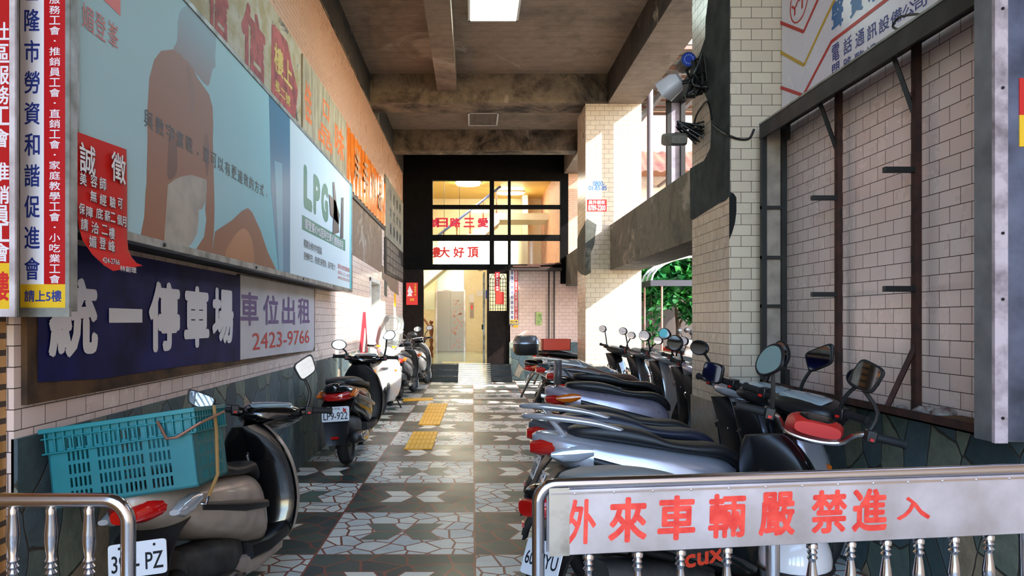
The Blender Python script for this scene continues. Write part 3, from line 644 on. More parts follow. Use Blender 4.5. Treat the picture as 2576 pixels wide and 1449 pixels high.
        MB().loft([sring((0, y_, z_), hw, hz, 3, 18) for y_, z_, hw, hz in ((0.33, 0.985, 0.10, 0.03), (0.40, 0.985, 0.125, 0.055), (0.50, 0.965, 0.11, 0.07), (0.58, 0.94, 0.07, 0.045))], m=S).build('headlight_cowl', RED if bars == 'red' else cowl, ho)
        MB().loft([sring((0, y_, z_), hw, hz, 3, 18) for y_, z_, hw, hz in ((0.35, 1.014, 0.05, 0.01), (0.39, 1.03, 0.08, 0.014), (0.46, 1.032, 0.06, 0.01))], m=S).build('instrument_panel', GLK, ho)
    for s in (-1, 1):
        g = MB(); g.lathe([(0.018, 0.0), (0.021, 0.004), (0.019, 0.05), (0.019, 0.11), (0.024, 0.118), (0.024, 0.126), (0.012, 0.13)], (0, 0, 0), 'x', 12, S @ Matrix.Translation((s*0.232, 0.335, 1.012)) @ Matrix.Rotation(0 if s > 0 else pi, 4, 'Z') @ Matrix.Rotation(R(-10), 4, 'Z'))
        go = g.build('grip', RUB, t)
        MB().tube([(s*0.21, 0.37, 1.0), (s*0.27, 0.385, 1.0), (s*0.35, 0.37, 0.995), (s*0.365, 0.37, 0.995)], [0.008, 0.006, 0.005, 0.009], 6, S).build('brake_lever', CHROME, go)
        sw = MB(); sw.cbox((s*0.215, 0.33, 1.012), (0.045, 0.06, 0.055), m=S); so = sw.build('switch_pod', PLK, go, bevel=0.006)
        MB().cbox((s*0.215, 0.297, 1.0), (0.016, 0.01, 0.012), m=S).build('switch_button', RED, so)
    for side, kd, kw in (('l', mirrors[0], mkw[0]), ('r', mirrors[1], mkw[1])):
        if kd: mirror(t, S, side, kd, **kw)
    if windshield:
        ws = MB(); rr = []
        for z_, y_, hw in ((0.96, 0.56, 0.14), (1.1, 0.50, 0.2), (1.25, 0.42, 0.2), (1.38, 0.34, 0.19), (1.47, 0.28, 0.15), (1.5, 0.262, 0.10)):
            rr.append([Vector((hw*c_, y_ - 0.06*c_*c_ + o_, z_)) for c_, o_ in [(-1 + k*0.25, 0) for k in range(9)] + [(1 - k*0.25, 0.004) for k in range(9)]])
        wo_ = ws.loft(rr, m=S).build('windshield', CLEAR, t, ang=60)
        rm = MB(); pts = sring((0, 0, 0), 0.1, 0.1, 3.5, 24); rm.tube([Vector((p.x, 0.30 - 0.56*p.z - 0.06*(p.x/0.2)**2, 1.36 + p.z)) for p in pts] + [Vector((pts[0].x, 0.30 - 0.56*pts[0].z, 1.36 + pts[0].z))], 0.006, 6, S); rm.build('windshield_rim', RUB, wo_)
        MB().tube([(-0.13, 0.53, 0.98), (-0.2, 0.47, 1.1), (-0.2, 0.4, 1.25)], 0.007, 6, S).build('windshield_stay', CHROME, wo_)
        for s in (-1, 1): MB().cbox((s*0.12, 0.545, 1.03), (0.05, 0.012, 0.03), m=S).build('yellow_clip', YELLOW, wo_)
    return t
# ================================================================ SIGNS ON THE LEFT WALL
FX = -1.43                                               # face of the big light box
def P(a, b, X=FX): q = px_x(a, b, X); return (q.y, q.z)
def flat_x(X, pts, lift, mat, name, parent, t=0.0015, world=False):
    m = MB(); s = 1 if X < 0 else -1; lift, t = lift*0.35, min(t, 0.0006)
    m.prism(pts, lambda u, v, w: (X + s*w, u, v), lift, lift + t); return m.build(name, mat, parent, world, ang=15)
def smooth_poly(pts, k=4):
    n = len(pts); out = []
    for i in range(n):
        p0, p1, p2, p3 = [Vector((*pts[(i+j) % n], 0)) for j in (-1, 0, 1, 2)]
        for j in range(k):
            t = j/k; q = 0.5*((2*p1) + (p2-p0)*t + (2*p0-5*p1+4*p2-p3)*t*t + (3*p1-p0-3*p2+p3)*t**3); out.append((q.x, q.y))
    return out
# ---- large light box with the printed advertisement
B0, B1, BZ0, BZ1 = 2.56, 8.47, 1.75, 3.03
bb = thing('advertising_lightbox', 'long pale blue advertising light box with a seated back view and green LPG letters', 'sign', (FX, 5.5, BZ0))
MB().box(LX + 0.002, FX - 0.004, B0, B1, BZ0 + 0.012, BZ1 - 0.012).build('housing', pm('dark light box housing', (44, 40, 36), 0.6, dirt=(24, 22, 20)), bb, True, bevel=0.006)
def adcol(nt, y, z):
    n = ramp(nt, z, 1.9, 3.0); a = mix(nt, n, lin((104, 194, 198)), lin((160, 220, 222)))
    return mix(nt, ramp(nt, y, 5.9, 3.2), a, lin((166, 206, 214)))
MB().box(FX - 0.004, FX, B0 + 0.02, B1 - 0.02, BZ0 + 0.03, BZ1 - 0.03).build('printed_face', print_mat('pale blue printed sheet', adcol), bb, True)
fr = MB()
fr.box(FX - 0.05, FX + 0.008, B0, B1, BZ0, BZ0 + 0.038).box(FX - 0.05, FX + 0.008, B0, B1, BZ1 - 0.03, BZ1)
fr.box(FX - 0.05, FX + 0.008, B0, B0 + 0.03, BZ0, BZ1).box(FX - 0.05, FX + 0.008, B1 - 0.03, B1, BZ0, BZ1)
fr.build('frame', ALU, bb, True, bevel=0.003)
A_ = lambda zx, zy: P(zx/2.862, zy/2.862)               # tracing helpers for the picture on the sheet
B_ = lambda zx, zy: P(180 + zx/3.45, 320 + zy/3.45)
SK = print_mat('printed skin', lambda nt, y, z: mix(nt, ramp(nt, z, 2.75, 2.0), lin((158, 126, 112)), lin((150, 96, 62))))
SKF = print_mat('printed hair and face', lambda nt, y, z: mix(nt, ramp(nt, z, 2.95, 2.6), lin((146, 178, 190)), lin((158, 132, 122))))
body = [A_(1255,355), A_(1160,365), A_(1110,430), A_(1075,560), A_(1060,800), A_(1062,1000), A_(1052,1400), B_(645,500), B_(630,780), B_(590,985), B_(800,1030), B_(835,500), B_(950,430), B_(1040,415), B_(1170,455), B_(1172,560), B_(1160,720), B_(1170,800), B_(1150,950), B_(1060,1092), B_(1215,1120), B_(1235,900), B_(1240,700), B_(1225,100), A_(1535,900), A_(1530,770), A_(1505,680), A_(1450,600), A_(1420,560), A_(1380,470)]
flat_x(FX, body, 0.0005, SK, 'printed_figure', bb, 0.001, True)
flat_x(FX, smooth_poly([A_(1290,100), A_(1275,290), A_(1250,358), A_(1330,420), A_(1425,545), A_(1495,618), A_(1520,540), A_(1532,495), A_(1550,480), A_(1548,400), A_(1555,270), A_(1520,200), A_(1430,120), A_(1360,40)], 3), 0.0008, SKF, 'printed_head', bb, 0.001, True)
SK2 = print_mat('printed skin shade', lambda nt, y, z: mix(nt, ramp(nt, z, 2.5, 2.15), lin((138, 108, 94)), lin((112, 72, 54))))
flat_x(FX, smooth_poly([A_(1225,940), A_(1262,965), A_(1275,1100), A_(1268,1250), A_(1210,1292), A_(1206,1150)], 3), 0.0016, SK2, 'printed_shade', bb, 0.0008, True)
flat_x(FX, smooth_poly([A_(1478,960), A_(1500,1010), A_(1505,1150), A_(1490,1270), A_(1478,1180), A_(1468,1060)], 3), 0.0016, SK2, 'printed_shade', bb, 0.0008, True)
flat_x(FX, smooth_poly([A_(1345,470), A_(1385,560), A_(1400,700), A_(1385,820), A_(1370,700), A_(1355,580)], 3), 0.0016, pm('printed spine shade', (146, 114, 100), 0.5), 'printed_shade', bb, 0.0008, True)
cors = [B_(835,500), B_(900,450), B_(950,428), B_(1040,413), B_(1170,455), B_(1172,560), B_(1160,640), B_(1150,672), B_(1130,712), B_(1103,716), B_(1100,830), B_(1085,930), B_(1040,1010), B_(1000,1050), B_(945,1065), B_(800,1030), B_(815,800)]
flat_x(FX, cors, 0.002, pm('printed cloth', (176, 168, 154), 0.5, var=0.1), 'printed_corset', bb, 0.001, True)
flat_x(FX, [B_(1215,1112), B_(1245,905), B_(1390,810), B_(1480,725), B_(1530,702), B_(1565,735), B_(1640,900), B_(1700,1080), B_(1785,1258), B_(1605,1215), B_(1575,1165), B_(1560,1208), B_(1320,1140)], 0.002, SK, 'printed_leg', bb, 0.001, True)
flat_x(FX, smooth_poly([B_(1330,1140), B_(1400,960), B_(1485,878), B_(1540,925), B_(1575,1040), B_(1565,1195)], 3), 0.0035, pm('printed skin light', (170, 104, 56), 0.4), 'printed_knee', bb, 0.001, True)
CUR = pm('printed curtain blue', (54, 132, 164), 0.4)
flat_x(FX, [P(676,232), P(728,288), P(733,696), P(701,687), P(682,480)], 0.001, CUR, 'printed_curtain', bb, 0.001, True)
flat_x(FX, [B_(1760,290), B_(1826,315), B_(1836,1270), B_(1800,1262)], 0.0025, pm('printed curtain light', (110, 178, 196), 0.4), 'printed_curtain', bb, 0.001, True)
WP = [P(729.5, 290), P(879, 459), P(879, 729), P(729.5, 694)]
flat_x(FX, WP, 0.003, pm('printed white panel', (224, 238, 238), 0.5), 'printed_panel', bb, 0.001, True)
GRN = pm('printed green', (70, 140, 116), 0.45)
lt = MB()
Ys = [P(761,0)[0], P(786,0)[0], P(806,0)[0], P(826,0)[0]]
zt, zb = P(762, 408)[1], P(762, 523)[1]
for i, ch in enumerate('LPG'):
    a, b = Ys[i] + 0.03, Ys[i+1] - 0.02
    letters(lt, ch, (FX, (a+b)/2, (zt+zb)/2), UY, UZ, b-a, zt-zb, 0.005, 0.09)
lt.build('brand_lettering', GRN, bb, True)
flat_x(FX, [P(759,540), P(868,604), P(868,632), P(759,577)], 0.0045, GRN, 'green_band', bb, 0.001, True)
l2 = MB(); on_x(l2, '媚登峯KMS超時空牽引體雕美容', 764, 546, 574, 864, FX, 0.007, 0.01); l2.build('band_lettering', WHITE, bb, True)
PGR = pm('printed grey', (70, 78, 82), 0.5)
for s, l, t_, b_, r in (('精精計較吋吋縮減', 763, 600, 622, 809), ('逆轉時空，快速完美塑身，毫不費力！', 763, 632, 653, 843)):
    part(lambda m: on_x(m, s, l, t_, b_, r, FX, 0.006, 0.006), 'slogan_lettering', PGR, bb)
l4 = MB(); on_x(l4, '媚登峯全國免費服務專線', 849, 662, 675, 879, FX, 0.005, 0.01); on_x(l4, '0800-211-045', 849, 679, 689, 879, FX, 0.005); on_x(l4, 'www.trustme.com.tw', 849, 692, 701, 879, FX, 0.005)
l4.build('contact_lettering', pm('printed soft red', (206, 116, 112), 0.5), bb, True)
l4 = MB()
for i, ch in enumerate('媚登峯'): on_x(l4, ch, 205 + i*33, 2 + i*22, 66 + i*22, 234 + i*31, FX, 0.005)
l4.build('red_lettering', pm('printed soft red', (206, 116, 112)), bb, True)
flat_x(FX, [P(250,-10), P(302,-10), P(302,40)], 0.003, pm('printed coral', (226, 116, 116), 0.5), 'red_corner_mark', bb, 0.001, True)
mc = MB()
for a in ([P(836,458), P(840,458), P(846,520), P(852,585), P(836,590), P(838,520)], [P(826,488), P(842,505), P(853,540), P(851,566), P(830,540)], [P(858,497), P(863,497), P(862,600), P(855,600)]):
    mc.prism(a, lambda u, v, w: (FX + w, u, v), 0.006, 0.0072)
mc.build('printed_machine', pm('printed machine grey', (64, 70, 78), 0.4), bb, True)
for yb in (3.3, 4.7, 6.0, 7.3):
    MB().lathe([(0.009, 0), (0.009, 0.006)], (FX + 0.008, yb, BZ0 + 0.018), 'x', 8).build('frame_screw', BLACKM, bb, True)
for i, ch in enumerate('與數字奮戰，還可以有更速效的方式。'):
    s_ = 0.25 if ch in '，。' else 1.0
    part(lambda m: letters(m, ch, (FX, 3.155 + i*0.113, 2.305 - (0.02 if s_ < 1 else 0)), UY, UZ, 0.088*s_, 0.08*s_, 0.004, 0.008), 'slogan_character', PGR, bb)
# ---- red recruitment poster hanging off the light box
rows = [(190,318,330,376), (191,319,400,420), (191,320,470,475), (193,320,520,545), (198,320,570,600), (208,323,605,628), (232,332,640,648), (262,344,668,662), (285,360,682,668)]
po = thing('recruitment_poster', 'shiny red recruitment poster curling off the bottom of the pale blue light box', 'poster', (FX + 0.02, 2.8, 1.7))
pv = []; nR = len(rows)
def prow(i, f, l=0.0):
    a, b, za, zb = rows[i]; X = FX + 0.012 + 0.004*sin(i*2.1 + f*5) + (0 if i < 5 else 0.014*(i-4)) + l
    return px_x(a + (b-a)*f, za + (zb-za)*f, X)
g = MB(); K = 8
g.loft([[prow(i, k/K) for k in range(K+1)] + [prow(i, k/K, -0.0012) for k in range(K, -1, -1)] for i in range(nR)])
g.build('poster_sheet', pm('glossy red sheet', (214, 24, 16), 0.6, spec=0.2), po, True, ang=60)
def poster_text(rows_, mat, name, lift, dx, dy):
    m = MB()
    for s, cx, cy, w, h in rows_:
        fi = 0; best = 1e9                                   # which row of the sheet lies here
        for i in range(nR):
            for f in (0.1, 0.3, 0.5, 0.7, 0.9):
                a, b, za, zb = rows[i]; e = (a+(b-a)*f-cx)**2 + (za+(zb-za)*f-cy)**2
                if e < best: best, fi, ff = e, i, f
        X = prow(fi, ff).x + lift
        on_x(m, s, cx - w/2 + dx, cy - h/2 + dy, cy + h/2 + dy, cx + w/2 + dx, X, 0.001, 0.012)
    return m.build(name, mat, po, True)
PT = [('誠', 220, 392, 40, 76), ('徵', 298, 415, 36, 76), ('美', 209, 447, 17, 32), ('容', 236, 452, 17, 32), ('師', 259, 460, 16, 32), ('無', 235, 491, 16, 28), ('經', 259, 500, 17, 28), ('驗', 283, 506, 15, 28), ('可', 302, 510, 12, 26),
      ('保', 206, 523, 15, 28), ('障', 225, 531, 17, 28), ('底', 250, 535, 18, 28), ('薪', 270, 541, 14, 28), ('二', 284, 545, 12, 24), ('個', 300, 551, 12, 26), ('月', 312, 556, 11, 26), ('請', 212, 562, 18, 30), ('洽', 239, 571, 19, 30), ('二', 263, 576, 15, 24), ('樓', 281, 585, 15, 30),
      ('媚', 233, 606, 18, 30), ('登', 258, 610, 16, 30), ('峰', 281, 618, 16, 30), ('424-2766', 279, 653, 44, 14), ('林副理', 322, 674, 42, 15)]
poster_text(PT, INK, 'lettering_shadow', 0.008, 1.5, 2.0); poster_text(PT, WHITE, 'lettering', 0.012, 0, 0)
# ---- blue car park sign and the white rental sheet on its end
SX = LX + 0.03
bs_ = thing('parking_sign', 'long dark blue car park sign board with white characters on a rusty backing', 'sign', (SX, 4.0, 1.2))
MB().box(LX + 0.001, SX - 0.006, 2.66, 5.08, 1.105, 1.72).build('backing', pm('rusted backing sheet', (96, 66, 34), 0.8, dirt=(44, 30, 20), vscale=5), bs_, True)
flat_x(SX - 0.003, [(2.72,1.185),(3.2,1.16),(3.9,1.16),(4.6,1.15),(5.08,1.135),(5.08,1.735),(2.72,1.735)], 0.0, pm('dark blue sign paint', (18, 26, 96), 0.55, dirt=(9, 12, 50), vscale=3, spec=0.15), 'blue_face', bs_, 0.004, True)
for ch, l, r, t_, b_ in (('統', 120, 246, 690, 905), ('一', 273, 357, 775, 812), ('停', 373, 452, 703, 888), ('車', 462, 526, 716, 878), ('場', 533, 587, 722, 868)):
    part(lambda m: on_x(m, ch, l, t_, b_, r, SX, 0.004, 0.038 if ch != '一' else 0.0), 'painted_character', WHITE, bs_)
ws_ = thing('rental_notice', 'white parking space rental sheet with purple characters and red phone number', 'sign', (SX, 6.2, 1.2))
flat_x(SX - 0.0015, [(5.085,1.14),(6.2,1.13),(7.4,1.11),(7.46,1.15),(7.46,1.745),(5.085,1.745)], 0.0, pm('white vinyl sheet', (206, 200, 204), 0.4, var=0.08, vscale=2), 'sheet', ws_, 0.005, True)
MB().box(LX + 0.001, SX - 0.004, 5.085, 7.5, 1.105, 1.75).build('backing', pm('rusted backing sheet', (96, 66, 34)), ws_, True)
for ch, l, r, t_, b_ in (('車', 605, 650, 732, 820), ('位', 662, 701, 740, 818), ('出', 709, 742, 745, 818), ('租', 749, 779, 748, 815)):
    part(lambda m: on_x(m, ch, l, t_, b_, r, SX, 0.004, 0.02), 'purple_character', pm('purple print', (92, 62, 122), 0.5), ws_)
lt = MB(); on_x(lt, '2423-9766', 634, 838, 882, 778, SX, 0.004, 0.003); lt.build('phone_number', REDINK, ws_, True)
# ---- projecting vertical signs facing the street
def vsign(name, label, Y, x0, x1, z0, z1, small=False, group=None):
    t = thing(name, label, 'sign', ((x0+x1)/2, Y, z0), 0, group); w = x1 - x0; fw = w*0.09
    MB().box(x0, x1, Y + 0.002, Y + 0.05, z0, z1).build('housing', ALU, t, True, bevel=0.003)
    f = MB(); f.box(x0, x0 + fw*.8, Y - 0.006, Y + 0.002, z0, z1).box(x1 - fw*.8, x1, Y - 0.006, Y + 0.002, z0, z1).box(x0 - (0 if small else 0.004), x1 + (0 if small else 0.004), Y - 0.012, Y + 0.002, z0 - 0.02, z0 + 0.012).box(x0, x1, Y - 0.006, Y + 0.002, z1 - 0.015, z1)
    f.build('frame', ALU, t, True)
    a, b = x0 + fw*.8, x1 - fw*.8; mid = a + (b-a)*0.52; yz = z0 + (z1-z0)*0.078
    for nm, m_, p0, p1, q0, q1 in (('white_strip', pm('white print', (226, 224, 228)), a, mid, yz, z1 - 0.015), ('red_strip', pm('sign red', (178, 22, 26), 0.3), mid, b, yz, z1 - 0.015), ('yellow_strip', pm('sign yellow', (226, 184, 40), 0.35), a, b, z0 + 0.012, yz)):
        MB().box(p0, p1, Y - 0.003, Y + 0.003, q0, q1).build(nm, m_, t, True)
    l = MB(); s1 = '基隆市勞資和諧促進會'; H = (z1 - 0.03 - yz)/len(s1)
    for i, ch in enumerate(s1):
        q = l if small else MB(); letters(q, ch, ((a+mid)/2, Y - 0.003, z1 - 0.03 - H*(i+.5)), UX, UZ, (mid-a)*0.66, H*0.74, 0.001, 0.02)
        if not small: q.build('blue_character', BLUEINK, t, True)
    if small: l.build('blue_lettering', BLUEINK, t, True)
    part(lambda m: letters(m, '請上5樓', ((a+b)/2, Y - 0.003, (z0 + 0.012 + yz)/2), UX, UZ, (b-a)*0.85, (yz-z0-0.012)*0.5, 0.001, 0.02), 'floor_lettering', BLUEINK, t)
    l = MB(); s2 = '社區服務工會·推銷員工會·直銷工會·家庭教學工會·小吃業工會'; H = (z1 - 0.03 - yz)/len(s2)
    for i, ch in enumerate(s2): letters(l, ch, ((b+mid)/2, Y - 0.003, z1 - 0.03 - H*(i+.5)), UX, UZ, (b-mid)*(0.5 if ch != '·' else 0.1), H*(0.82 if ch != '·' else 0.15), 0.001, 0.01)
    l.build('white_lettering', WHITE, t, True); return t
a = px_y(43, 797, 2.5); b = px_y(176, 0, 2.5)
vsign('vertical_sign', 'tall white and red union sign over the left end of the blue sign', 2.5, a.x, b.x, 1.452, 2.66, group=None)
vsign('vertical_sign', 'narrow white and red union sign on the far wall beside the lobby doorway', WY - 0.14, px_y(1281,0,WY-.14).x, px_y(1305,0,WY-.14).x, px_y(0,815,WY-.14).z, px_y(0,677,WY-.14).z, True)
# leftmost red sign
Y = 2.36; x1 = px_y(41, 0, Y).x; x0 = x1 - 0.2; z0 = px_y(0, 797, Y).z; z1 = 2.75
t = thing('vertical_sign', 'red sign with white characters and white frame cut by the left edge', 'sign', ((x0+x1)/2, Y, z0))
MB().box(x0, x1, Y + 0.002, Y + 0.016, z0, z1).build('housing', ALU, t, True, bevel=0.003)
MB().box(x1 - 0.018, x1, Y - 0.008, Y + 0.002, z0, z1).box(x0, x1 - 0.018, Y - 0.008, Y + 0.002, z0, z0 + 0.026).build('frame', pm('white sign frame', (214, 206, 210), 0.4, dirt=(150, 140, 140)), t, True)
yb = px_y(0, 662, Y).z
MB().box(x0, x1 - 0.018, Y - 0.003, Y + 0.002, yb, z1).build('red_face', pm('sign red', (178, 22, 26)), t, True)
MB().box(x0, x1 - 0.018, Y - 0.003, Y + 0.002, z0 + 0.026, yb).build('yellow_face', pm('sign yellow', (226, 184, 40)), t, True)
for ch, yy in (('社', 80), ('區', 135), ('服', 190), ('務', 240), ('工', 292), ('會', 348), ('推', 432), ('銷', 490), ('員', 540), ('工', 585), ('會', 635)):
    c = px_y(4, yy, Y); part(lambda m: letters(m, ch, (c.x, Y - 0.003, c.z), UX, UZ, 0.055, 0.062, 0.001, 0.02), 'white_character', WHITE, t)
l = MB(); c = px_y(2, 720, Y); letters(l, '樓', (c.x, Y - 0.003, c.z), UX, UZ, 0.06, 0.1, 0.001, 0.03); l.build('red_lettering', REDINK, t, True)
# ---- old sign sheets above the light box
UXP = LX + 0.02
def tin(nt, y, z):
    cb = nd(nt, 'ShaderNodeCombineXYZ'); nt.links.new(y, cb.inputs[0]); nt.links.new(z, cb.inputs[1])
    n1 = noise(nt, cb.outputs[0], 2.4, 7, 0.72, 0.6); n2 = noise(nt, cb.outputs[0], 16, 4, 0.7); n3 = noise(nt, cb.outputs[0], 5, 5, 0.65)
    c = mix(nt, ramp(nt, n3, 0.4, 0.62), lin((172, 164, 146)), lin((150, 132, 80)))
    c = mix(nt, ramp(nt, mt(nt, 'ADD', n1, mt(nt, 'MULTIPLY', n2, 0.25)), 0.68, 0.74), c, lin((62, 38, 26)))
    return c
ts = thing('rusted_tin_sign', 'rusted tin sign with faded red characters above the pale blue light box', 'sign', (UXP, 5.0, 3.05))
MB().box(LX + 0.001, UXP, 2.7, 6.92, 3.04, 4.03).build('sheet', print_mat('rusted tin', tin), ts, True)
REDF = pm('faded red paint', (170, 62, 62), 0.6, dirt=(112, 40, 40), vscale=10)
l = MB(); L_ = lambda s, l0, t0, b0, r0: on_x(l, s, l0, t0, b0, r0, UXP, 0.002, 0.05)
for q_ in ((606, -20, 160, 668), (520, -90, 60, 575)): part(lambda m: on_x(m, '信', *q_, UXP, 0.002, 0.04), 'red_character', REDF, ts)
flat_x(UXP, [P(683,62,UXP), P(690,62,UXP), P(722,105,UXP), P(738,180,UXP), P(749,228,UXP), P(742,300,UXP), P(682,230,UXP)], 0.002, REDF, 'red_panel', ts, 0.002, True)
l = MB(); on_x(l, '樓上', 688, 100, 172, 735, UXP, 0.006, 0.02); on_x(l, '長二號', 690, 195, 225, 730, UXP, 0.006, 0.02); l.build('yellow_lettering', pm('faded yellow paint', (196, 170, 84), 0.6), ts, True)
ws2 = thing('weathered_sign_sheet', 'grey weathered sign sheet with flaking orange characters and orange border', 'sign', (UXP, 8.2, 3.05))
def wsh(nt, y, z):
    cb = nd(nt, 'ShaderNodeCombineXYZ'); nt.links.new(y, cb.inputs[0]); nt.links.new(mt(nt, 'MULTIPLY', z, 0.25), cb.inputs[1])
    n = noise(nt, cb.outputs[0], 9, 5, 0.6); return mix(nt, ramp(nt, n, 0.35, 0.7), lin((178, 166, 140)), lin((112, 104, 84)))
MB().box(LX + 0.001, UXP, 7.0, 9.5, 3.04, 4.03).build('sheet', print_mat('weathered grey sheet', wsh), ws2, True)
ORF = pm('flaking orange paint', (222, 116, 52), 0.6, dirt=(186, 92, 44), vscale=14)
for q_ in (('佳', 766, 195, 300, 784), ('口', 812, 245, 290, 828), ('品', 800, 296, 350, 836), ('味', 842, 300, 385, 866)): part(lambda m: on_x(m, *q_, UXP, 0.002, 0.03), 'orange_character', ORF, ws2)
bz = MB(); bz.box(UXP, UXP + 0.003, 7.0, 9.5, 3.04, 3.12).box(UXP, UXP + 0.003, 9.42, 9.5, 3.12, 4.03); bz.build('orange_border', ORF, ws2, True)
ob = thing('orange_banner', 'glossy creased orange vinyl banner beyond the grey weathered sheet', 'banner', (UXP, 11.5, 3.12))
g = MB(); ry = []
for i in range(60):
    y = 9.55 + 3.95*i/59; ry.append([Vector((UXP + 0.012*sin(i*1.3) + 0.006*sin(i*3.1), y, z)) for z in (3.2, 3.4, 3.7, 4.0)] + [Vector((UXP - 0.006 + 0.012*sin(i*1.3) + 0.006*sin(i*3.1), y, z)) for z in (4.0, 3.7, 3.4, 3.2)])
g.loft(ry); g.build('banner_sheet', pm('orange vinyl', (216, 104, 22), 0.22, coat=0.4, dirt=(236, 136, 50), vscale=4), ob, True, ang=60)
for i, ch in enumerate('洋手作品'):
    part(lambda m: letters(m, ch, (UXP + 0.018, 10.2 + i*0.85, 3.62), UY, UZ, 0.5, 0.5, 0.004, 0.02), 'worn_character', pm('worn grey print', (176, 134, 98), 0.6), ob)
MB().box(LX + 0.001, LX + 0.03, 9.52, 13.5, 3.12, 3.18).build('bottom_rail', BLACKM, ob, True)
gb = thing('stone_nameboard', 'grey stone nameboard with worn dark characters near the far left corner', 'sign', (UXP, 15, 3.0))
MB().box(LX + 0.001, LX + 0.03, 13.6, 17.0, 3.02, 4.2).build('slab', concrete_mat('grey stone slab', (112, 106, 94), (134, 124, 108), (84, 76, 66), 0.6, 3, board=False), gb, True, bevel=0.008)
l = MB()
for i in range(4):
    for j, ch in enumerate('好大樓') : letters(l, ch, (LX + 0.031, 14.4 + i*0.62, 3.95 - j*0.34), UY, UZ, 0.34, 0.24, 0.002, 0.04)
l.build('lettering', INK, gb, True)
tb = thing('tiled_directory_board', 'dark framed directory board of small grey plates under the stone nameboard', 'sign', (UXP, 15, 2.2))
MB().box(LX + 0.001, LX + 0.03, 13.55, 17.0, 2.32, 3.0).build('frame', pm('dark board', (44, 36, 30), 0.6), tb, True)
for i in range(6):
    for j in range(4):
        if (i, j) in ((5, 3), (5, 2), (4, 3)): continue
        MB().box(LX + 0.03, LX + 0.04, 13.7 + i*0.54, 14.2 + i*0.54, 2.38 + j*0.153, 2.515 + j*0.153).build('name_plate', pm('grey plate', (112, 100, 90), 0.5, var=0.3), tb, True)
# small notices on the wall
ts_ = thing('triangle_sign', 'narrow red edged triangular notice leaning by the white door frame', 'notice', (LX, 10.9, 1.2))
MB().prism([(10.55,0.92),(10.95,1.55),(11.1,1.55),(11.35,0.92)], lambda u, v, w: (LX + w, u, v), 0.002, 0.02).build('sheet', pm('red notice', (168, 36, 50), 0.5), ts_, True)
MB().prism([(10.78,0.94),(10.98,1.3),(11.05,1.3),(11.2,0.94)], lambda u, v, w: (LX + w, u, v), 0.021, 0.024).build('grey_panel', pm('grey notice', (150, 140, 138), 0.5), ts_, True)
tag(MB().box(LX + 0.001, LX + 0.01, 15.3, 15.6, 1.72, 2.0).build('yellow_notice', YELLOW), 'small yellow notice on the left wall near the dark entrance', 'notice')

# ================================================================ RIGHT WALL: TELECOM SIGN AND THE EMPTY SIGN FRAME
TX = RX - 0.012
tel = thing('telecom_sign', 'white telecom shop sign with blue characters and red and gold chevrons', 'sign', (TX, 4.0, 2.8))
zt = 4.2
MB().box(TX, RX - 0.001, 2.84, 5.11, 2.805, zt).build('sheet', pm('white sign sheet', (236, 230, 238), 0.25, var=0.04, vscale=3), tel, True)
def Q(a, b, X=TX): q = px_x(a, b, X); return (q.y, q.z)
def stroke_x(m, pts, w, X, lift):
    for (a, b), (c, d) in zip(pts[:-1], pts[1:]):
        dx, dz = c-a, d-b; L0 = math.hypot(dx, dz); nx, nz = -dz/L0*w/2, dx/L0*w/2
        m.prism([(a+nx, b+nz), (c+nx, d+nz), (c-nx, d-nz), (a-nx, b-nz)], lambda u, v, w_: (X - w_, u, v), lift, lift + 0.0015)
m = MB(); stroke_x(m, [Q(1962,56), Q(2022,80), Q(2062,-10)], 0.022, TX, 0.001); stroke_x(m, [Q(1964,220), Q(2021,240), Q(2092,105), Q(2240,-8)], 0.022, TX, 0.001); m.build('red_chevron', RED, tel, True)
m = MB(); stroke_x(m, [Q(1962,130), Q(2023,164), Q(2078,45), Q(2110,-20)], 0.022, TX, 0.0012); m.build('gold_chevron', pm('gold print', (206, 164, 34), 0.4), tel, True)
m = MB(); oc = Q(2010, 5); ov = [(oc[0] + 0.13*cos(2*pi*k/28), oc[1] + 0.13*sin(2*pi*k/28)) for k in range(29)]
for i in range(28): stroke_x(m, ov[i:i+2], 0.01, TX, 0.001)
on_x(m, 'YT', 1990, 18, 48, 2028, TX, 0.002, 0.02); m.build('logo', RED, tel, True)
for i, ch in enumerate('聲寶水電'): part(lambda m: on_x(m, ch, 2092 + i*46, 10 - i*34, 84 - i*34, 2122 + i*50, TX, 0.002, 0.03), 'blue_character', pm('bright blue print', (24, 104, 168), 0.4), tel)
for i, ch in enumerate('電話通訊設備公司'): part(lambda m: on_x(m, ch, 2093 + i*29.5, 117 - i*16.5, 160 - i*18, 2112 + i*31.5, TX, 0.002, 0.015), 'dark_blue_character', BLUEINK, tel)
for i, ch in enumerate('閉路監視系統'): part(lambda m: on_x(m, ch, 2093 + i*28.5, 165 - i*14.5, 203 - i*16, 2112 + i*30.5, TX, 0.002, 0.015), 'dark_blue_character', BLUEINK, tel)
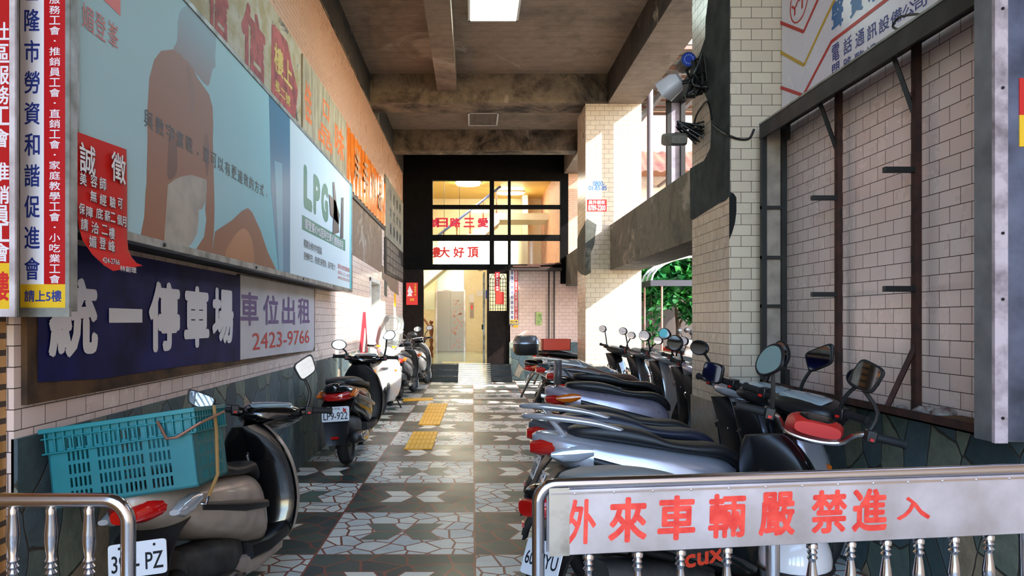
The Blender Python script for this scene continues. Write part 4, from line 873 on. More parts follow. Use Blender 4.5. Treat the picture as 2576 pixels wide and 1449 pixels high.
# empty steel sign frame standing off the wall
ff = thing('empty_sign_frame', 'empty black steel sign frame with no face, bolted to the tiled right wall', 'sign frame', (2.1, 4.0, 0.96))
fx0, fy0, fy1, fz0, fz1 = 2.02, 2.83, 5.03, 0.96, 2.79
def bar(name, mat, *bx): 
    m = MB(); m.box(*bx); return m.build(name, mat, ff, True, bevel=0.003)
m = MB(); m.box(fx0, RX - 0.02, fy0, fy1, fz1 - 0.012, fz1).box(fx0 - 0.004, fx0 + 0.01, fy0, fy1, fz1 - 0.10, fz1); m.build('top_hood', pm('black frame sheet', (26, 24, 24), 0.55, dirt=(14, 13, 13)), ff, True)
m = MB(); m.box(fx0 - 0.008, fx0 + 0.03, fy0, fy1, fz1, fz1 + 0.012); m.build('hood_lip', ALU, ff, True)
m = MB(); m.box(fx0, RX - 0.02, fy0, fy1, fz0, fz0 + 0.008).box(fx0, fx0 + 0.006, fy0, fy1, fz0, fz0 + 0.045); m.build('bottom_tray', RUST, ff, True)
m = MB()
m.box(fx0, fx0 + 0.035, fy1 - 0.035, fy1, fz0, fz1).box(RX - 0.06, RX - 0.025, fy1 - 0.035, fy1, fz0, fz1)
for z in (1.2, 1.52, 1.86, 2.21, 2.55): m.box(fx0, RX - 0.025, fy1 - 0.03, fy1, z - 0.012, z + 0.012) if z not in (1.2, 2.55) else None
m.build('end_frame', BLACKM, ff, True)
MB().box(fx0 + 0.02, RX - 0.03, fy1 - 0.008, fy1 + 0.002, fz0, fz1 - 0.02).build('end_panel', pm('grey end panel', (156, 142, 130), 0.6, var=0.2), ff, True)
for py_, px0, px1 in ((4.27, 0, 0), (3.52, 0, 0)):
    m = MB(); m.box(RX - 0.052, RX - 0.022, py_ - 0.02, py_ + 0.02, fz0, fz1).build('post', RUST, ff, True, bevel=0.002)
for py_, zs in ((4.27, (2.15, 1.575)), (3.52, (2.16, 1.575))):
    for z in zs: MB().box(RX - 0.2, RX - 0.05, py_ - 0.016, py_ + 0.01, z - 0.014, z + 0.014).build('bracket_stub', BLACKM, ff, True, bevel=0.002)
for py_ in (4.27, 3.52):
    MB().tube([(fx0 + 0.05, py_ + 0.02, fz1 - 0.03), (RX - 0.04, py_ + 0.02, 2.45)], 0.014, 4).build('brace', BLACKM, ff, True)
MB().tube([(RX - 0.04, 3.52, 1.3), (fx0 + 0.03, 3.54, fz0 + 0.03)], 0.016, 4).build('brace', RUST, ff, True)
m = MB(); m.box(RX - 0.06, RX - 0.03, fy1 - 0.1, fy1 - 0.035, fz1 - 0.12, fz1 - 0.01).box(RX - 0.06, RX - 0.03, fy1 - 0.09, fy1 - 0.035, fz0, fz0 + 0.12); m.build('gusset', BLACKM, ff, True)
tag(MB().box(2.07, 2.19, 2.9, 3.2, fz0 + 0.009, fz0 + 0.035).build('timber_offcut', pm('old timber', (112, 76, 40), 0.8, var=0.3), bevel=0.004), 'brown timber offcut lying in the rusty bottom tray of the empty frame', 'timber')
rg = MB()
for i, (a, b, s) in enumerate(((2.13, 3.42, .03), (2.11, 3.33, .045), (2.13, 3.24, .05), (2.1, 3.5, .03))): rg.sphere((a, b, fz0 + 0.01 + s*0.55), s, 10, h=0.6)
rag = tag(rg.build('crumpled_rag', pm('dirty rag', (164, 156, 148), 0.9, dirt=(96, 66, 60), vscale=30, bmp=0.6, bscale=40)), 'crumpled grey rag lying in the rusty tray of the empty frame', 'rag')
d = rag.modifiers.new('crumple', 'DISPLACE'); tx = bpy.data.textures.new('crumple', 'CLOUDS'); tx.noise_scale = 0.05; d.texture = tx; d.strength = 0.03
# near sign box cut by the right edge
nb = thing('steel_sign_box', 'blue grey steel sign box with pale edge strip cut by the right edge', 'sign', (2.2, 2.75, 0.95))
nY = 2.72; xa = px_y(2497, 0, nY).x; xb = px_y(2530, 0, nY).x
MB().box(xa, 2.75, nY + 0.004, nY + 0.1, px_y(0, 1112, nY).z, 4.2).build('side_panel', pm('grey sheet', (112, 112, 112), 0.5, var=0.2), nb, True)
MB().box(xa, xb, nY - 0.012, nY + 0.004, px_y(0, 1114, nY).z, 4.2).build('edge_strip', pm('pale worn strip', (186, 168, 172), 0.5, dirt=(120, 104, 108), vscale=12), nb, True)
MB().box(xb, 2.75, nY - 0.002, nY + 0.006, px_y(0, 1110, nY).z, 4.2).build('steel_face', pm('blue grey steel', (112, 118, 142), 0.28, 0.6, dirt=(66, 70, 84), vscale=4), nb, True)
for z in (1.05, 1.5, 1.75, 2.3, 2.6): MB().lathe([(0.006, -0.016), (0.006, -0.01)], ((xa+xb)/2 + 0.004, nY, z), 'y', 8).build('rivet', DARKM, nb, True)
q = px_y(2562, 330, nY); MB().box(q.x, 2.75, nY - 0.006, nY - 0.002, q.z - 0.06, q.z + 0.06).build('yellow_panel', YELLOW, nb, True)
MB().box(q.x, 2.75, nY - 0.006, nY - 0.002, q.z + 0.06, q.z + 0.2).build('red_panel', RED, nb, True)
# ================================================================ PILLAR STICKERS AND THE FACADE NOTICES
PY = 11.66
l = MB(); on_y(l, '0800-', 1491, 455, 1521, 468, PY, 0.003, 0.02); on_y(l, '01-85-85', 1480, 467, 1527, 479, PY, 0.003, 0.02)
tag(l.build('stencilled_number', pm('blue stencil', (20, 96, 160), 0.6)), 'pale blue stencilled phone number high on the far tiled pillar', 'stencil')
st_ = thing('removal_sticker', 'red removal company sticker with white number on the far tiled pillar', 'sticker', (px_y(1501, 517, PY).x, PY, px_y(1501, 532, PY).z))
a, b = px_y(1477, 502, PY), px_y(1526, 532, PY)
MB().box(a.x, b.x, PY - 0.003, PY - 0.0005, b.z, a.z).build('sheet', RED, st_, True)
l = MB(); on_y(l, '員外搬家', 1480, 504, 1523, 514, PY, 0.009, 0.01); on_y(l, '8789-2200', 1479, 516, 1524, 530, PY, 0.009, 0.02); l.build('lettering', WHITE, st_, True)
# lettering on the glazing
gl_ = thing('window_lettering', 'red characters stuck on the glazing above the lobby doorway', 'lettering', (-0.3, WY + 0.05, 2.8))
l = MB()
for ch, c in (('頂', 1190), ('好', 1154), ('大', 1118), ('樓', 1094)): on_y(l, ch, c - 14, 621, c + 14, 648, WY + 0.055, 0.003, 0.03)
l.build('lower_lettering', REDINK, gl_, True)
l = MB()
for ch, c in (('愛', 1215), ('三', 1180), ('路', 1145), ('日', 1113), ('號', 1088 + 4)): on_y(l, ch, c - 14, 548, c + 14, 572, WY + 0.055, 0.003, 0.04)
l.build('upper_lettering', pm('pinkish red ink', (206, 30, 66), 0.5), gl_, True)
def notice(name, label, px0, py0, px1, py1, Y, mat, cat, parts=()):
    a, b = px_y(px0, py0, Y), px_y(px1, py1, Y)
    t = thing(name, label, cat, ((a.x+b.x)/2, Y, b.z)); MB().box(a.x, b.x, Y - 0.012, Y - 0.001, b.z, a.z).build('sheet', mat, t, True)
    return t
t = notice('red_lightbox', 'red panel with white robed figure and gold characters left of the lobby doorway', 1022, 711, 1051, 767, WY - 0.02, pm('bright red panel', (208, 30, 26), 0.4), 'sign')
fg = MB(); f_ = lambda a, b: (px_y(a, b, WY - 0.032).x, px_y(a, b, WY - 0.032).z)
fg.prism([f_(*p) for p in ((1030,718),(1032,722),(1036,730),(1039,735),(1035,738),(1037,745),(1024,745),(1028,737),(1025,733),(1027,728))], lambda u, v, w: (u, WY - 0.032 - w, v), 0, 0.004); fg.build('figure_print', WHITE, t, True)
l = MB(); 
for i, ch in enumerate('大富貴平安'): on_y(l, ch, 1042, 713 + i*6.4, 1047, 718.5 + i*6.4, WY - 0.033, 0.002, 0.02)
on_y(l, '迎春', 1031, 750, 1042, 757, WY - 0.033, 0.002, 0.02); l.build('gold_lettering', YELLOW, t, True)
t = notice('red_couplet', 'tall narrow red paper strip beside the small barred window', 1245, 684, 1257, 733, WY - 0.03, pm('red paper', (180, 24, 34), 0.6), 'paper')
l = MB()
for i, ch in enumerate('吉祥如意平安福'): on_y(l, ch, 1248, 687 + i*6.5, 1254, 692 + i*6.5, WY - 0.043, 0.002, 0.01)
l.build('white_lettering', WHITE, t, True)
tag(MB().box(px_y(1247,0,WY-.03).x, px_y(1268,0,WY-.03).x, WY - 0.042, WY + 0.054, px_y(0,765,WY-.03).z, px_y(0,734,WY-.03).z).build('red_mailbox', pm('red mailbox paint', (196, 40, 26), 0.5)), 'square red box under the red paper strip by the doorway', 'letter box')
mpic = pm('green picture', (92, 128, 70), 0.5, dirt=(190, 196, 120), vscale=16)
tag(MB().box(px_y(1348,0,WY).x, px_y(1363,0,WY).x, WY - 0.01, WY + 0.015, px_y(0,818,WY).z, px_y(0,785,WY).z).build('wall_picture', mpic), 'small green picture on the tiled wall right of the entrance', 'picture')
tag(MB().box(px_y(1291,0,WY-.06).x, px_y(1303,0,WY-.06).x, WY - 0.07, WY - 0.052, px_y(0,824,WY).z, px_y(0,816,WY).z).build('yellow_tag', YELLOW), 'small yellow tag hanging below the narrow union sign', 'tag')
for k, px_ in enumerate((1381, 1394)):
    x = px_y(px_, 0, WY - 0.04).x
    tag(MB().cyl((x, WY - 0.04, 0.0), (x, WY - 0.04, 2.66), 0.018, n=8).build('drain_pipe', pm('black pipe', (30, 26, 28), 0.5)), ('thin black pipe on the end wall, nearer the green picture' if k == 0 else 'thin black pipe on the end wall, further from the green picture'), 'pipe')
cnp = thing('door_canopy', 'dark canopy ledge with loose boards above the tiled end wall', 'canopy', (1.4, WY - 0.2, 2.6))
MB().box(0.9, 2.1, WY - 0.35, WY - 0.002, 2.6, 2.66).build('ledge', pm('dark ledge', (40, 26, 20), 0.6), cnp, True)
for i, (x0, x1, z, r) in enumerate(((0.95, 1.6, 2.70, 0.0), (1.3, 2.1, 2.75, 0.06), (1.0, 1.9, 2.67, 0.0))): MB().cbox(((x0+x1)/2, WY - 0.2 + i*0.04, z), (x1-x0, 0.2, 0.035), (0, -r, 0)).build('board', pm('old brown board', (86, 50, 30), 0.7, var=0.3), cnp, True)
# ================================================================ LAMPS
def panel_light(label, x0, x1, y0, y1, lit):
    t = thing('ceiling_light', label, 'ceiling light', ((x0+x1)/2, (y0+y1)/2, CZ - 0.06))
    f = MB(); e = 0.03
    f.box(x0, x1, y0, y0 + e, CZ - 0.06, CZ).box(x0, x1, y1 - e, y1, CZ - 0.06, CZ).box(x0, x0 + e, y0, y1, CZ - 0.06, CZ).box(x1 - e, x1, y0, y1, CZ - 0.06, CZ)
    f.build('frame', pm('white lamp frame', (200, 200, 192), 0.5), t, True)
    MB().box(x0 + e, x1 - e, y0 + e, y1 - e, CZ - 0.045, CZ - 0.03).build('diffuser', lamp_mat('lit diffuser', (226, 250, 244), 22.0) if lit else pm('unlit louvre', (150, 140, 128), 0.5), t, True)
    if not lit:
        g = MB()
        for i in range(9): g.box(x0 + e, x1 - e, y0 + (y1-y0)*(i+1)/10 - 0.003, y0 + (y1-y0)*(i+1)/10 + 0.003, CZ - 0.06, CZ - 0.045)
        for i in range(3): g.box(x0 + (x1-x0)*(i+1)/4 - 0.003, x0 + (x1-x0)*(i+1)/4 + 0.003, y0 + e, y1 - e, CZ - 0.06, CZ - 0.045)
        g.build('louvre', pm('lamp louvre', (120, 112, 100), 0.5), t, True)
panel_light('glowing square ceiling light panel near the concrete beam', -0.06, 0.6, 8.55, 9.44, True)
panel_light('unlit square ceiling light with a louvre, between the two cross beams', -0.09, 0.5, 13.62, 14.5, False)
def round_lamp(label, c, w, d, strength, group=None):
    t = thing('lobby_lamp', label, 'lamp', c, 0, group)
    MB().loft([sring((0, 0, z), a*w, a*d, 3, 20, 'xy') for z, a in ((0.0, 0.5), (-0.03, 0.52), (-0.04, 0.5))]).build('lamp_base', pm('lamp base', (210, 204, 190), 0.5), t)
    MB().loft([sring((0, 0, z), a*w, a*d, 3, 20, 'xy') for z, a in ((-0.04, 0.48), (-0.08, 0.46), (-0.10, 0.38))]).build('lamp_shade', lamp_mat('lamp glow', (255, 244, 218), strength*3.0), t)
round_lamp('bright oblong lamp on the yellow lobby ceiling', (-0.13, 21.0, 5.498), 0.75, 0.75, 42)
round_lamp('oblong lamp under the lobby ceiling at the right, behind the narrow panes', (1.2, 22.6, 5.498), 0.9, 0.3, 22)
t = thing('lobby_lamp', 'oblong lamp under the stair landing, above the lift door', 'lamp', (-0.6, 20.6, 2.95))
MB().box(-0.3, 0.3, -0.08, 0.08, 0.0, 0.04).build('lamp_base', pm('lamp base', (210, 204, 190)), t); MB().box(-0.28, 0.28, -0.06, 0.06, -0.05, 0.0).build('lamp_shade', lamp_mat('lamp glow low', (255, 246, 220), 170), t)
for s in (-0.22, 0.22): MB().cyl((s, 0, 0.04), (s, 0, 2.5), 0.006, n=6).build('hanger_rod', BLACKM, t)
MB().box(-0.4, 0.4, -0.12, 0.12, 2.5, 2.54).build('ceiling_plate', LWH, t)
# ================================================================ LOBBY FITTINGS
el = thing('lift_door', 'grey steel lift doors with pink blossom print in the lobby', 'lift', (-0.74, 23.98, 0.38))
ex0, ex1, ez = px_y(1100, 0, 23.97).x, px_y(1167, 0, 23.97).x, px_y(0, 733, 23.97).z
m = MB(); m.box(ex0 - 0.05, ex0, 23.93, 24.0, 0.38, ez + 0.05).box(ex1, ex1 + 0.05, 23.93, 24.0, 0.38, ez + 0.05).box(ex0, ex1, 23.93, 24.0, ez, ez + 0.05); m.build('door_frame', STEEL, el, True)
for a, b in ((ex0, (ex0+ex1)/2 - 0.003), ((ex0+ex1)/2 + 0.003, ex1)):
    MB().box(a, b, 23.955, 23.985, 0.385, ez).build('door_leaf', pm('lift door steel', (150, 144, 138), 0.35, 0.5), el, True)
pr = MB(); random.seed(3)
for i in range(46):
    x = random.choice((-0.55, -0.62, -0.42)) + random.gauss(0, 0.07); z = random.uniform(0.45, 2.1); s = random.uniform(0.02, 0.05)
    pr.prism([(x + s*(1 if k % 2 else .5)*cos(2*pi*k/10), z + s*(1 if k % 2 else .5)*sin(2*pi*k/10)) for k in range(10)], lambda u, v, w: (u, 23.955 - w, v), 0, 0.002)
pr.build('blossom_print', pm('pink print', (214, 150, 140), 0.5), el, True)
MB().box(ex0, ex1, 23.95, 23.99, ez + 0.05, 3.3).build('transom_panel', pm('pale steel panel', (176, 196, 196), 0.3, 0.5), el, True)
cp = thing('lift_call_panel', 'slim steel lift call panel with a red display beside the lift doors', 'control panel', (px_y(1187, 0, 23.98).x, 23.98, 1.0))
x = px_y(1187, 0, 23.98).x
MB().box(x - 0.06, x + 0.06, 23.96, 23.99, px_y(0,800,23.98).z, px_y(0,762,23.98).z).build('panel', pm('panel steel', (150, 132, 126), 0.4, 0.4), cp, True)
MB().box(x - 0.02, x + 0.02, 23.955, 23.962, px_y(0,778,23.98).z, px_y(0,768,23.98).z).build('display', lamp_mat('red display', (255, 40, 30), 2.5), cp, True)
for nm, lb, a, b, c, d, m_ in (('white_notice', 'white notice above the lift call panel', 1180, 740, 1193, 760, WHITE), ('white_notice', 'wide white sheet right of the lift call panel', 1199, 731, 1221, 746, WHITE), ('framed_notice', 'pale framed notice with a green picture left of the lift', 1068, 732, 1094, 779, pm('pale notice', (222, 230, 210), 0.5)), ('blue_notice', 'small blue and white notice at the right edge of the lobby doorway', 1222, 730, 1228, 751, pm('blue notice', (40, 80, 190), 0.5))):
    A, B = px_y(a, b, 23.97), px_y(c, d, 23.97); tag(MB().box(A.x, B.x, 23.975, 24.0, B.z, A.z).build(nm, m_), lb, 'notice')
ck = thing('wall_clock', 'round white clock hanging above the lobby doorway opening', 'clock', (px_y(1209, 0, 19).x, 19.0, px_y(0, 672, 19).z))
MB().lathe([(0.1, -0.02), (0.11, 0.0), (0.1, 0.03)], (0, 0, 0), 'y', 24).build('clock_case', pm('clock case', (190, 170, 110), 0.4), ck); MB().lathe([(0.09, -0.024), (0.09, -0.02)], (0, 0, 0), 'y', 24).build('clock_face', WHITE, ck)
m = MB(); m.box(-0.004, 0.004, -0.028, -0.024, 0, 0.06).box(0, 0.04, -0.028, -0.024, -0.004, 0.004); m.build('clock_hands', INK, ck); MB().cyl((0, 0.01, 0.1), (0, 0.01, 1.2), 0.005, n=6).build('hanger_rod', BLACKM, ck)
nw = thing('stair_newel', 'turned dark wood newel post with a ball top at the foot of the lobby stairs', 'newel post', (px_y(1085, 0, 20).x, 20.0, 0.38))
WB = pm('turned brown wood', (110, 60, 24), 0.4)
MB().lathe([(0.06, 0), (0.06, 0.12), (0.035, 0.16), (0.065, 0.26), (0.035, 0.36), (0.06, 0.48), (0.035, 0.58), (0.06, 0.7), (0.06, 0.9), (0.03, 0.93)], n=14).build('post', WB, nw); MB().sphere((0, 0, 0.99), 0.06).build('finial', WB, nw)
MB().tube([(0, 0.0, 0.8), (-0.2, 0.3, 1.05), (-0.5, 0.7, 1.4)], 0.035, 8).build('handrail', WB, nw)
gd = thing('open_glass_door', 'glass door leaf swung open at the right side of the lobby doorway', 'door', (0.34, WY + 0.1, 0.38))
MB().box(0.27, 0.29, WY + 0.2, WY + 1.0, 0.39, 2.55).build('door_pane', CLEAR, gd, True); MB().box(0.26, 0.3, WY + 0.17, WY + 0.21, 0.385, 2.6).box(0.26, 0.3, WY + 0.97, WY + 1.01, 0.385, 2.6).box(0.26, 0.3, WY + 0.2, WY + 1.0, 0.385, 0.48).build('door_frame', ALU, gd, True)
MB().box(0.22, 0.27, WY + 0.2, WY + 0.25, 1.2, 1.32).build('door_lock', BLACKM, gd, True)
tag(MB().box(-0.75, 0.05, 17.5, 17.75, 0.38, 0.392).build('door_mat', pm('cream mat', (214, 196, 130), 0.9)), 'cream door mat on the lobby floor inside the doorway', 'mat')
rp = thing('ribbed_ramp', 'ribbed shiny metal ramp over the black steps at the doorway', 'ramp', (0.05, 16.4, 0))
m = MB(); m.add([(-0.33,15.95,0.004),(0.43,15.95,0.004),(0.42,17.1,0.4),(-0.33,17.1,0.4),(-0.33,15.95,-0.0),(0.43,15.95,-0.0),(0.42,17.1,0.385),(-0.33,17.1,0.385)], [(0,1,2,3),(7,6,5,4),(0,4,5,1),(1,5,6,2),(2,6,7,3),(3,7,4,0)]); m.build('deck', CHROME, rp, True)
m = MB()
for i in range(11):
    f = (i + .5)/11; y = 15.95 + 1.15*f; z = 0.004 + 0.396*f; m.tube([(-0.33, y, z), (0.42, y, z)], 0.012, 6)
m.build('ribs', pm('dull rib metal', (170, 170, 160), 0.3, 0.9), rp, True)
# ================================================================ YELLOW TACTILE TILES
TACT = pm('yellow tactile rubber', (244, 176, 20), 0.55, dirt=(220, 150, 14), vscale=12)
def gz(a, b): Y = FOC*CAMZ/(b - VPY); return ((a - VPX)*Y/FOC, Y)
def mat_quad(label, q, nx, ny):
    p = [Vector((*gz(*c), 0)) for c in q]      # far left, far right, near right, near left
    t = thing('tactile_tile', label, 'tactile tile', tuple((p[0] + p[2])/2), 0, 'yellow tactile tiles on the floor')
    b = MB(); b.add([v + Vector((0, 0, 0.001)) for v in p] + [v + Vector((0, 0, 0.009)) for v in p], [(3,2,1,0),(4,5,6,7),(0,1,5,4),(1,2,6,5),(2,3,7,6),(3,0,4,7)]); b.build('base', TACT, t, True)
    g = MB(); bl = lambda u, v: (p[0]*(1-u) + p[1]*u)*(1-v) + (p[3]*(1-u) + p[2]*u)*v
    for i in range(nx):
        for j in range(ny):
            u0, u1, v0, v1 = (i + .14)/nx, (i + .86)/nx, (j + .06)/ny, (j + .94)/ny
            c = [bl(u0, v0), bl(u1, v0), bl(u1, v1), bl(u0, v1)]; g.add([v + Vector((0, 0, 0.009)) for v in c] + [v + Vector((0, 0, 0.0125)) for v in c], [(4,5,6,7),(0,1,5,4),(1,2,6,5),(2,3,7,6),(3,0,4,7)])
    g.build('raised_bars', pm('bright tactile rubber', (250, 192, 40), 0.5), t, True)
mat_quad('longer yellow tactile tile in the middle of the floor', [(1078,1016), (1127,1016), (1106,1070), (1052,1070)], 6, 6)
mat_quad('nearest yellow tactile tile, the shorter one', [(1040,1087), (1102,1087), (1087,1131), (1016,1132)], 6, 4)
mat_quad('yellow tactile strip crossing the floor behind the white scooter', [(1014,1003), (1089,1001), (1089,1007), (1014,1010)], 14, 1)
# ================================================================ STAINLESS BARRIERS
def baluster(t, x, ztop, zbot):
    m = MB(); z = ztop; pr = []
    seq = [(0.010, 0), (0.016, 0.008), (0.016, 0.020), (0.010, 0.024), (0.015, 0.032), (0.010, 0.040), (0.016, 0.048), (0.010, 0.056), (0.010, 0.062), (0.017, 0.11), (0.018, 0.13), (0.012, 0.165), (0.010, 0.175), (0.015, 0.183), (0.010, 0.19), (0.015, 0.197), (0.010, 0.205), (0.0125, 0.215)]
    pr = [(r, z - h) for r, h in seq] + [(0.0125, zbot)]
    m.lathe(pr, (x, 0, 0), 'z', 14); m.build('baluster', CHROME, t, ang=40)
bx0, by0, bx1, by1 = 0.185, 2.02, 1.74, 2.24
ang = math.atan2(by1 - by0, bx1 - bx0); Lb = math.hypot(bx1 - bx0, by1 - by0)
bar_ = thing('barrier_gate', 'stainless steel barrier with hand painted red characters on its sheet metal sign', 'barrier', (bx0, by0, 0), ang)
ZT = 0.955
m = MB(); m.tube([(0, 0, 0.04)] + arc2((0.05, ZT - 0.05), 0.05, 180, 90) + [(Lb + 0.06, 0, ZT)], 0.018, 14); m.build('top_rail', CHROME, bar_, ang=60)
m = MB(); m.cyl((Lb - 0.01, 0, 0.04), (Lb - 0.01, 0, ZT), 0.018); m.build('end_post', CHROME, bar_)
m = MB(); m.cyl((Lb*0.455, 0.006, 0.1), (Lb*0.455, 0.006, ZT - 0.19), 0.02); m.build('middle_post', CHROME, bar_)
m = MB(); m.box(0.028, Lb - 0.004, -0.021, -0.013, ZT - 0.195, ZT - 0.012); m.box(0.028, Lb - 0.004, 0.013, 0.021, ZT - 0.195, ZT - 0.012)
sg = m.build('sign_sheet', STEEL, bar_, bevel=0.002)
m = MB(); m.box(0.026, 0.085, -0.0225, -0.0212, ZT - 0.196, ZT - 0.005); m.build('sheet_patch', pm('bright cut steel', (190, 186, 180), 0.4, 0.8, dirt=(110, 100, 90), vscale=8), sg)
m = MB(); m.box(0.03, Lb - 0.004, -0.024, -0.0205, ZT - 0.024, ZT - 0.018)
for i in range(13): m.sphere((0.1 + i*0.115, -0.0225, ZT - 0.022), 0.004, 8)
m.build('seam', pm('welded seam', (214, 210, 214), 0.25, 1.0), sg)
PAINT = pm('brushed red paint', (232, 74, 60), 0.5, dirt=(206, 44, 36), vscale=30)
xs = [0.12, 0.256, 0.402, 0.556, 0.712, 0.878, 1.01, 1.155]
zc = lambda x: ZT - 0.102
for ch, x in zip('外來車輛嚴禁進入', xs):
    part(lambda m: letters(m, ch, (x, -0.021, zc(x)), UX, UZ, 0.115 if ch != '外' else 0.085, 0.13 if ch not in '入' else 0.07, 0.0015, 0.03, 0.03), 'painted_character', PAINT, sg, False)
for x in (0.147, 0.293, 0.423, 0.566, 0.837, 0.963, 1.08, 1.19, 1.31, 1.43): baluster(bar_, x, ZT - 0.195, 0.14)
m = MB(); m.cyl((0, 0, 0.13), (Lb, 0, 0.13), 0.016); m.build('bottom_rail', CHROME, bar_)
for s in (0.0, Lb - 0.01):
    m = MB(); m.box(s - 0.025, s + 0.025, -0.22, 0.22, 0.0, 0.04); m.build('foot', STEEL, bar_, bevel=0.005)
lb = thing('barrier_rail', 'plain stainless steel barrier rail with a rounded corner at lower left', 'barrier', (-0.905, 1.88, 0))
m = MB(); m.tube([(-1.2, 0, 0.948)] + arc2((-0.06, 0.888), 0.06, 90, 0) + [(0, 0, 0.04)], 0.019, 14); m.build('top_rail', CHROME, lb, ang=60)
m = MB(); m.cyl((-1.2, 0, 0.13), (0, 0, 0.13), 0.016); m.build('bottom_rail', CHROME, lb)
for k in range(10): 
    x = -0.103 - k*0.1
    m = MB(); m.lathe([(0.008, 0.932), (0.013, 0.925), (0.012, 0.91), (0.0165, 0.86), (0.0165, 0.84), (0.011, 0.80), (0.0155, 0.79), (0.010, 0.782), (0.0155, 0.774), (0.010, 0.766), (0.0155, 0.758), (0.010, 0.75), (0.0135, 0.74), (0.0135, 0.14)], (x, 0, 0), 'z', 14); m.build('baluster', CHROME, lb, ang=40)
m = MB(); m.box(-0.025, 0.025, -0.2, 0.2, 0.0, 0.04).box(-1.2, -1.15, -0.2, 0.2, 0, 0.04); m.build('foot', STEEL, lb, bevel=0.005)
# ================================================================ SCOOTERS ALONG THE LEFT WALL
def rear_at(x, y, h):       # centre of a scooter whose plate sits at (x, y)
    a = R(h); return (x - 0.93*sin(a), y + 0.93*cos(a))
LEFT = 'scooters parked along the left wall'; RIGHT = 'scooters in the row on the right'
crs = scooter('scooter', 'champagne and black scooter carrying a teal crate, nearest on the left', rear_at(-1.22, 2.68, -5), -5, CHAMP, inner=GLK, cowl=GLK, steer=32, lean=-9, mirrors=('angular', 'angular'),
      mkw=({'out': 0.2, 'up': 0.06, 'w': 0.075, 'h': 0.042, 'tilt': R(6), 'yaw': R(-20)}, {'out': -0.02, 'up': 0.27, 'w': 0.06, 'h': 0.055, 'tilt': R(-25)}), plate_text='398- PZ', plate_kw={'z': 0.55, 'tilt': -12}, rail=None, tail='n', sc=0.92, group=LEFT)
scooter('scooter', 'black scooter with plate LP9-922 seen from behind', rear_at(-1.25, 6.72, -2), -2, GLK, cowl=GLK, steer=16, lean=-4, mirrors=('oval', 'leaf'), mkw=({'out': 0.1, 'up': 0.14, 'w': 0.08, 'h': 0.055}, {'out': 0.05, 'up': 0.26, 'w': 0.07, 'h': 0.05, 'tilt': R(-25)}), plate_text='LP9-922', plate_kw={'small': '台灣省', 'sticker': RED, 'tilt': -14}, group=LEFT)
scooter('scooter', 'pearl white scooter with tall clear windshield facing the street', (-1.33, 11.3), 184, PEARL, steer=-14, lean=2, windshield=True, mirrors=('oval', None), group=LEFT)
scooter('scooter', 'silver grey scooter with plate 77-299 behind the windshield scooter', rear_at(-1.33, 12.6, -3), -4, GUN, lean=-3, steer=-10, plate_text='777-299', plate_kw={'tilt': -14}, mirrors=('oval', 'oval'), group=LEFT)
scooter('scooter', 'white and black scooter nearest the dark facade, half hidden on the left', rear_at(-1.2, 14.5, -3), -4, PEARL, cowl=GLK, lean=-3, steer=-12, plate_text='G32-321', plate_kw={'tilt': -14}, mirrors=('oval', 'oval'), group=LEFT)
# the crate on the nearest scooter
cr = thing('teal_crate', 'teal plastic crate with slotted sides strapped on the nearest left scooter', 'crate', (-1.335, 2.94, 0.725), R(9)); cr.rotation_euler = (R(-5), R(-8), R(5))
TEAL = pm('teal plastic', (6, 118, 128), 0.42, var=0.12, vscale=3)
cw, cd, ch, th = 0.54, 0.42, 0.30, 0.006
def wall_slots(m, L0, fn, groups):      # a crate side: solid sheet with rows of upright slots
    us = sorted(set([0.0, L0] + [g + k*0.017 + e for g in groups for k in range(5) for e in (0, 0.0085)]))
    zs = [0.0]; 
    for r in range(5): zs += [0.02 + r*0.05, 0.02 + r*0.05 + 0.036]
    zs += [ch]
    for i in range(len(us) - 1):
        for j in range(len(zs) - 1):
            hole = any(abs(us[i] - (g + k*0.017)) < 1e-6 for g in groups for k in range(5)) and j % 2 == 1
            if not hole: fn(m, us[i], us[i+1], zs[j], zs[j+1])
m = MB()
wall_slots(m, cw, lambda q, a, b, c, d: q.box(a - cw/2, b - cw/2, -cd/2, -cd/2 + th, c, d), (0.07, 0.18, 0.27, 0.37))
wall_slots(m, cw, lambda q, a, b, c, d: q.box(a - cw/2, b - cw/2, cd/2 - th, cd/2, c, d), (0.07, 0.18, 0.27, 0.37))
wall_slots(m, cd, lambda q, a, b, c, d: q.box(cw/2 - th, cw/2, a - cd/2, b - cd/2, c, d), (0.06, 0.17, 0.28))
wall_slots(m, cd, lambda q, a, b, c, d: q.box(-cw/2, -cw/2 + th, a - cd/2, b - cd/2, c, d), (0.06, 0.17, 0.28))
m.box(-cw/2, cw/2, -cd/2, cd/2, 0, 0.008); m.build('crate_body', TEAL, cr)
m = MB(); e = 0.02
for z0, z1, o in ((0.286, 0.304, e), (0.262, 0.268, e*.8), (0.205, 0.212, e*.8)):
    for bx in ((-cw/2 - o, cw/2 + o, -cd/2 - o, -cd/2), (-cw/2 - o, cw/2 + o, cd/2, cd/2 + o), (-cw/2 - o, -cw/2, -cd/2, cd/2), (cw/2, cw/2 + o, -cd/2, cd/2)): m.box(*bx, z0, z1)
for i in range(17):
    x = -cw/2 + cw*i/16; m.box(x - 0.003, x + 0.003, -cd/2 - e*.8, -cd/2, 0.205, 0.29)
for i in range(13):
    y = -cd/2 + cd*i/12; m.box(cw/2, cw/2 + e*.8, y - 0.003, y + 0.003, 0.205, 0.29)
m.build('rim', TEAL, cr, bevel=0.002)
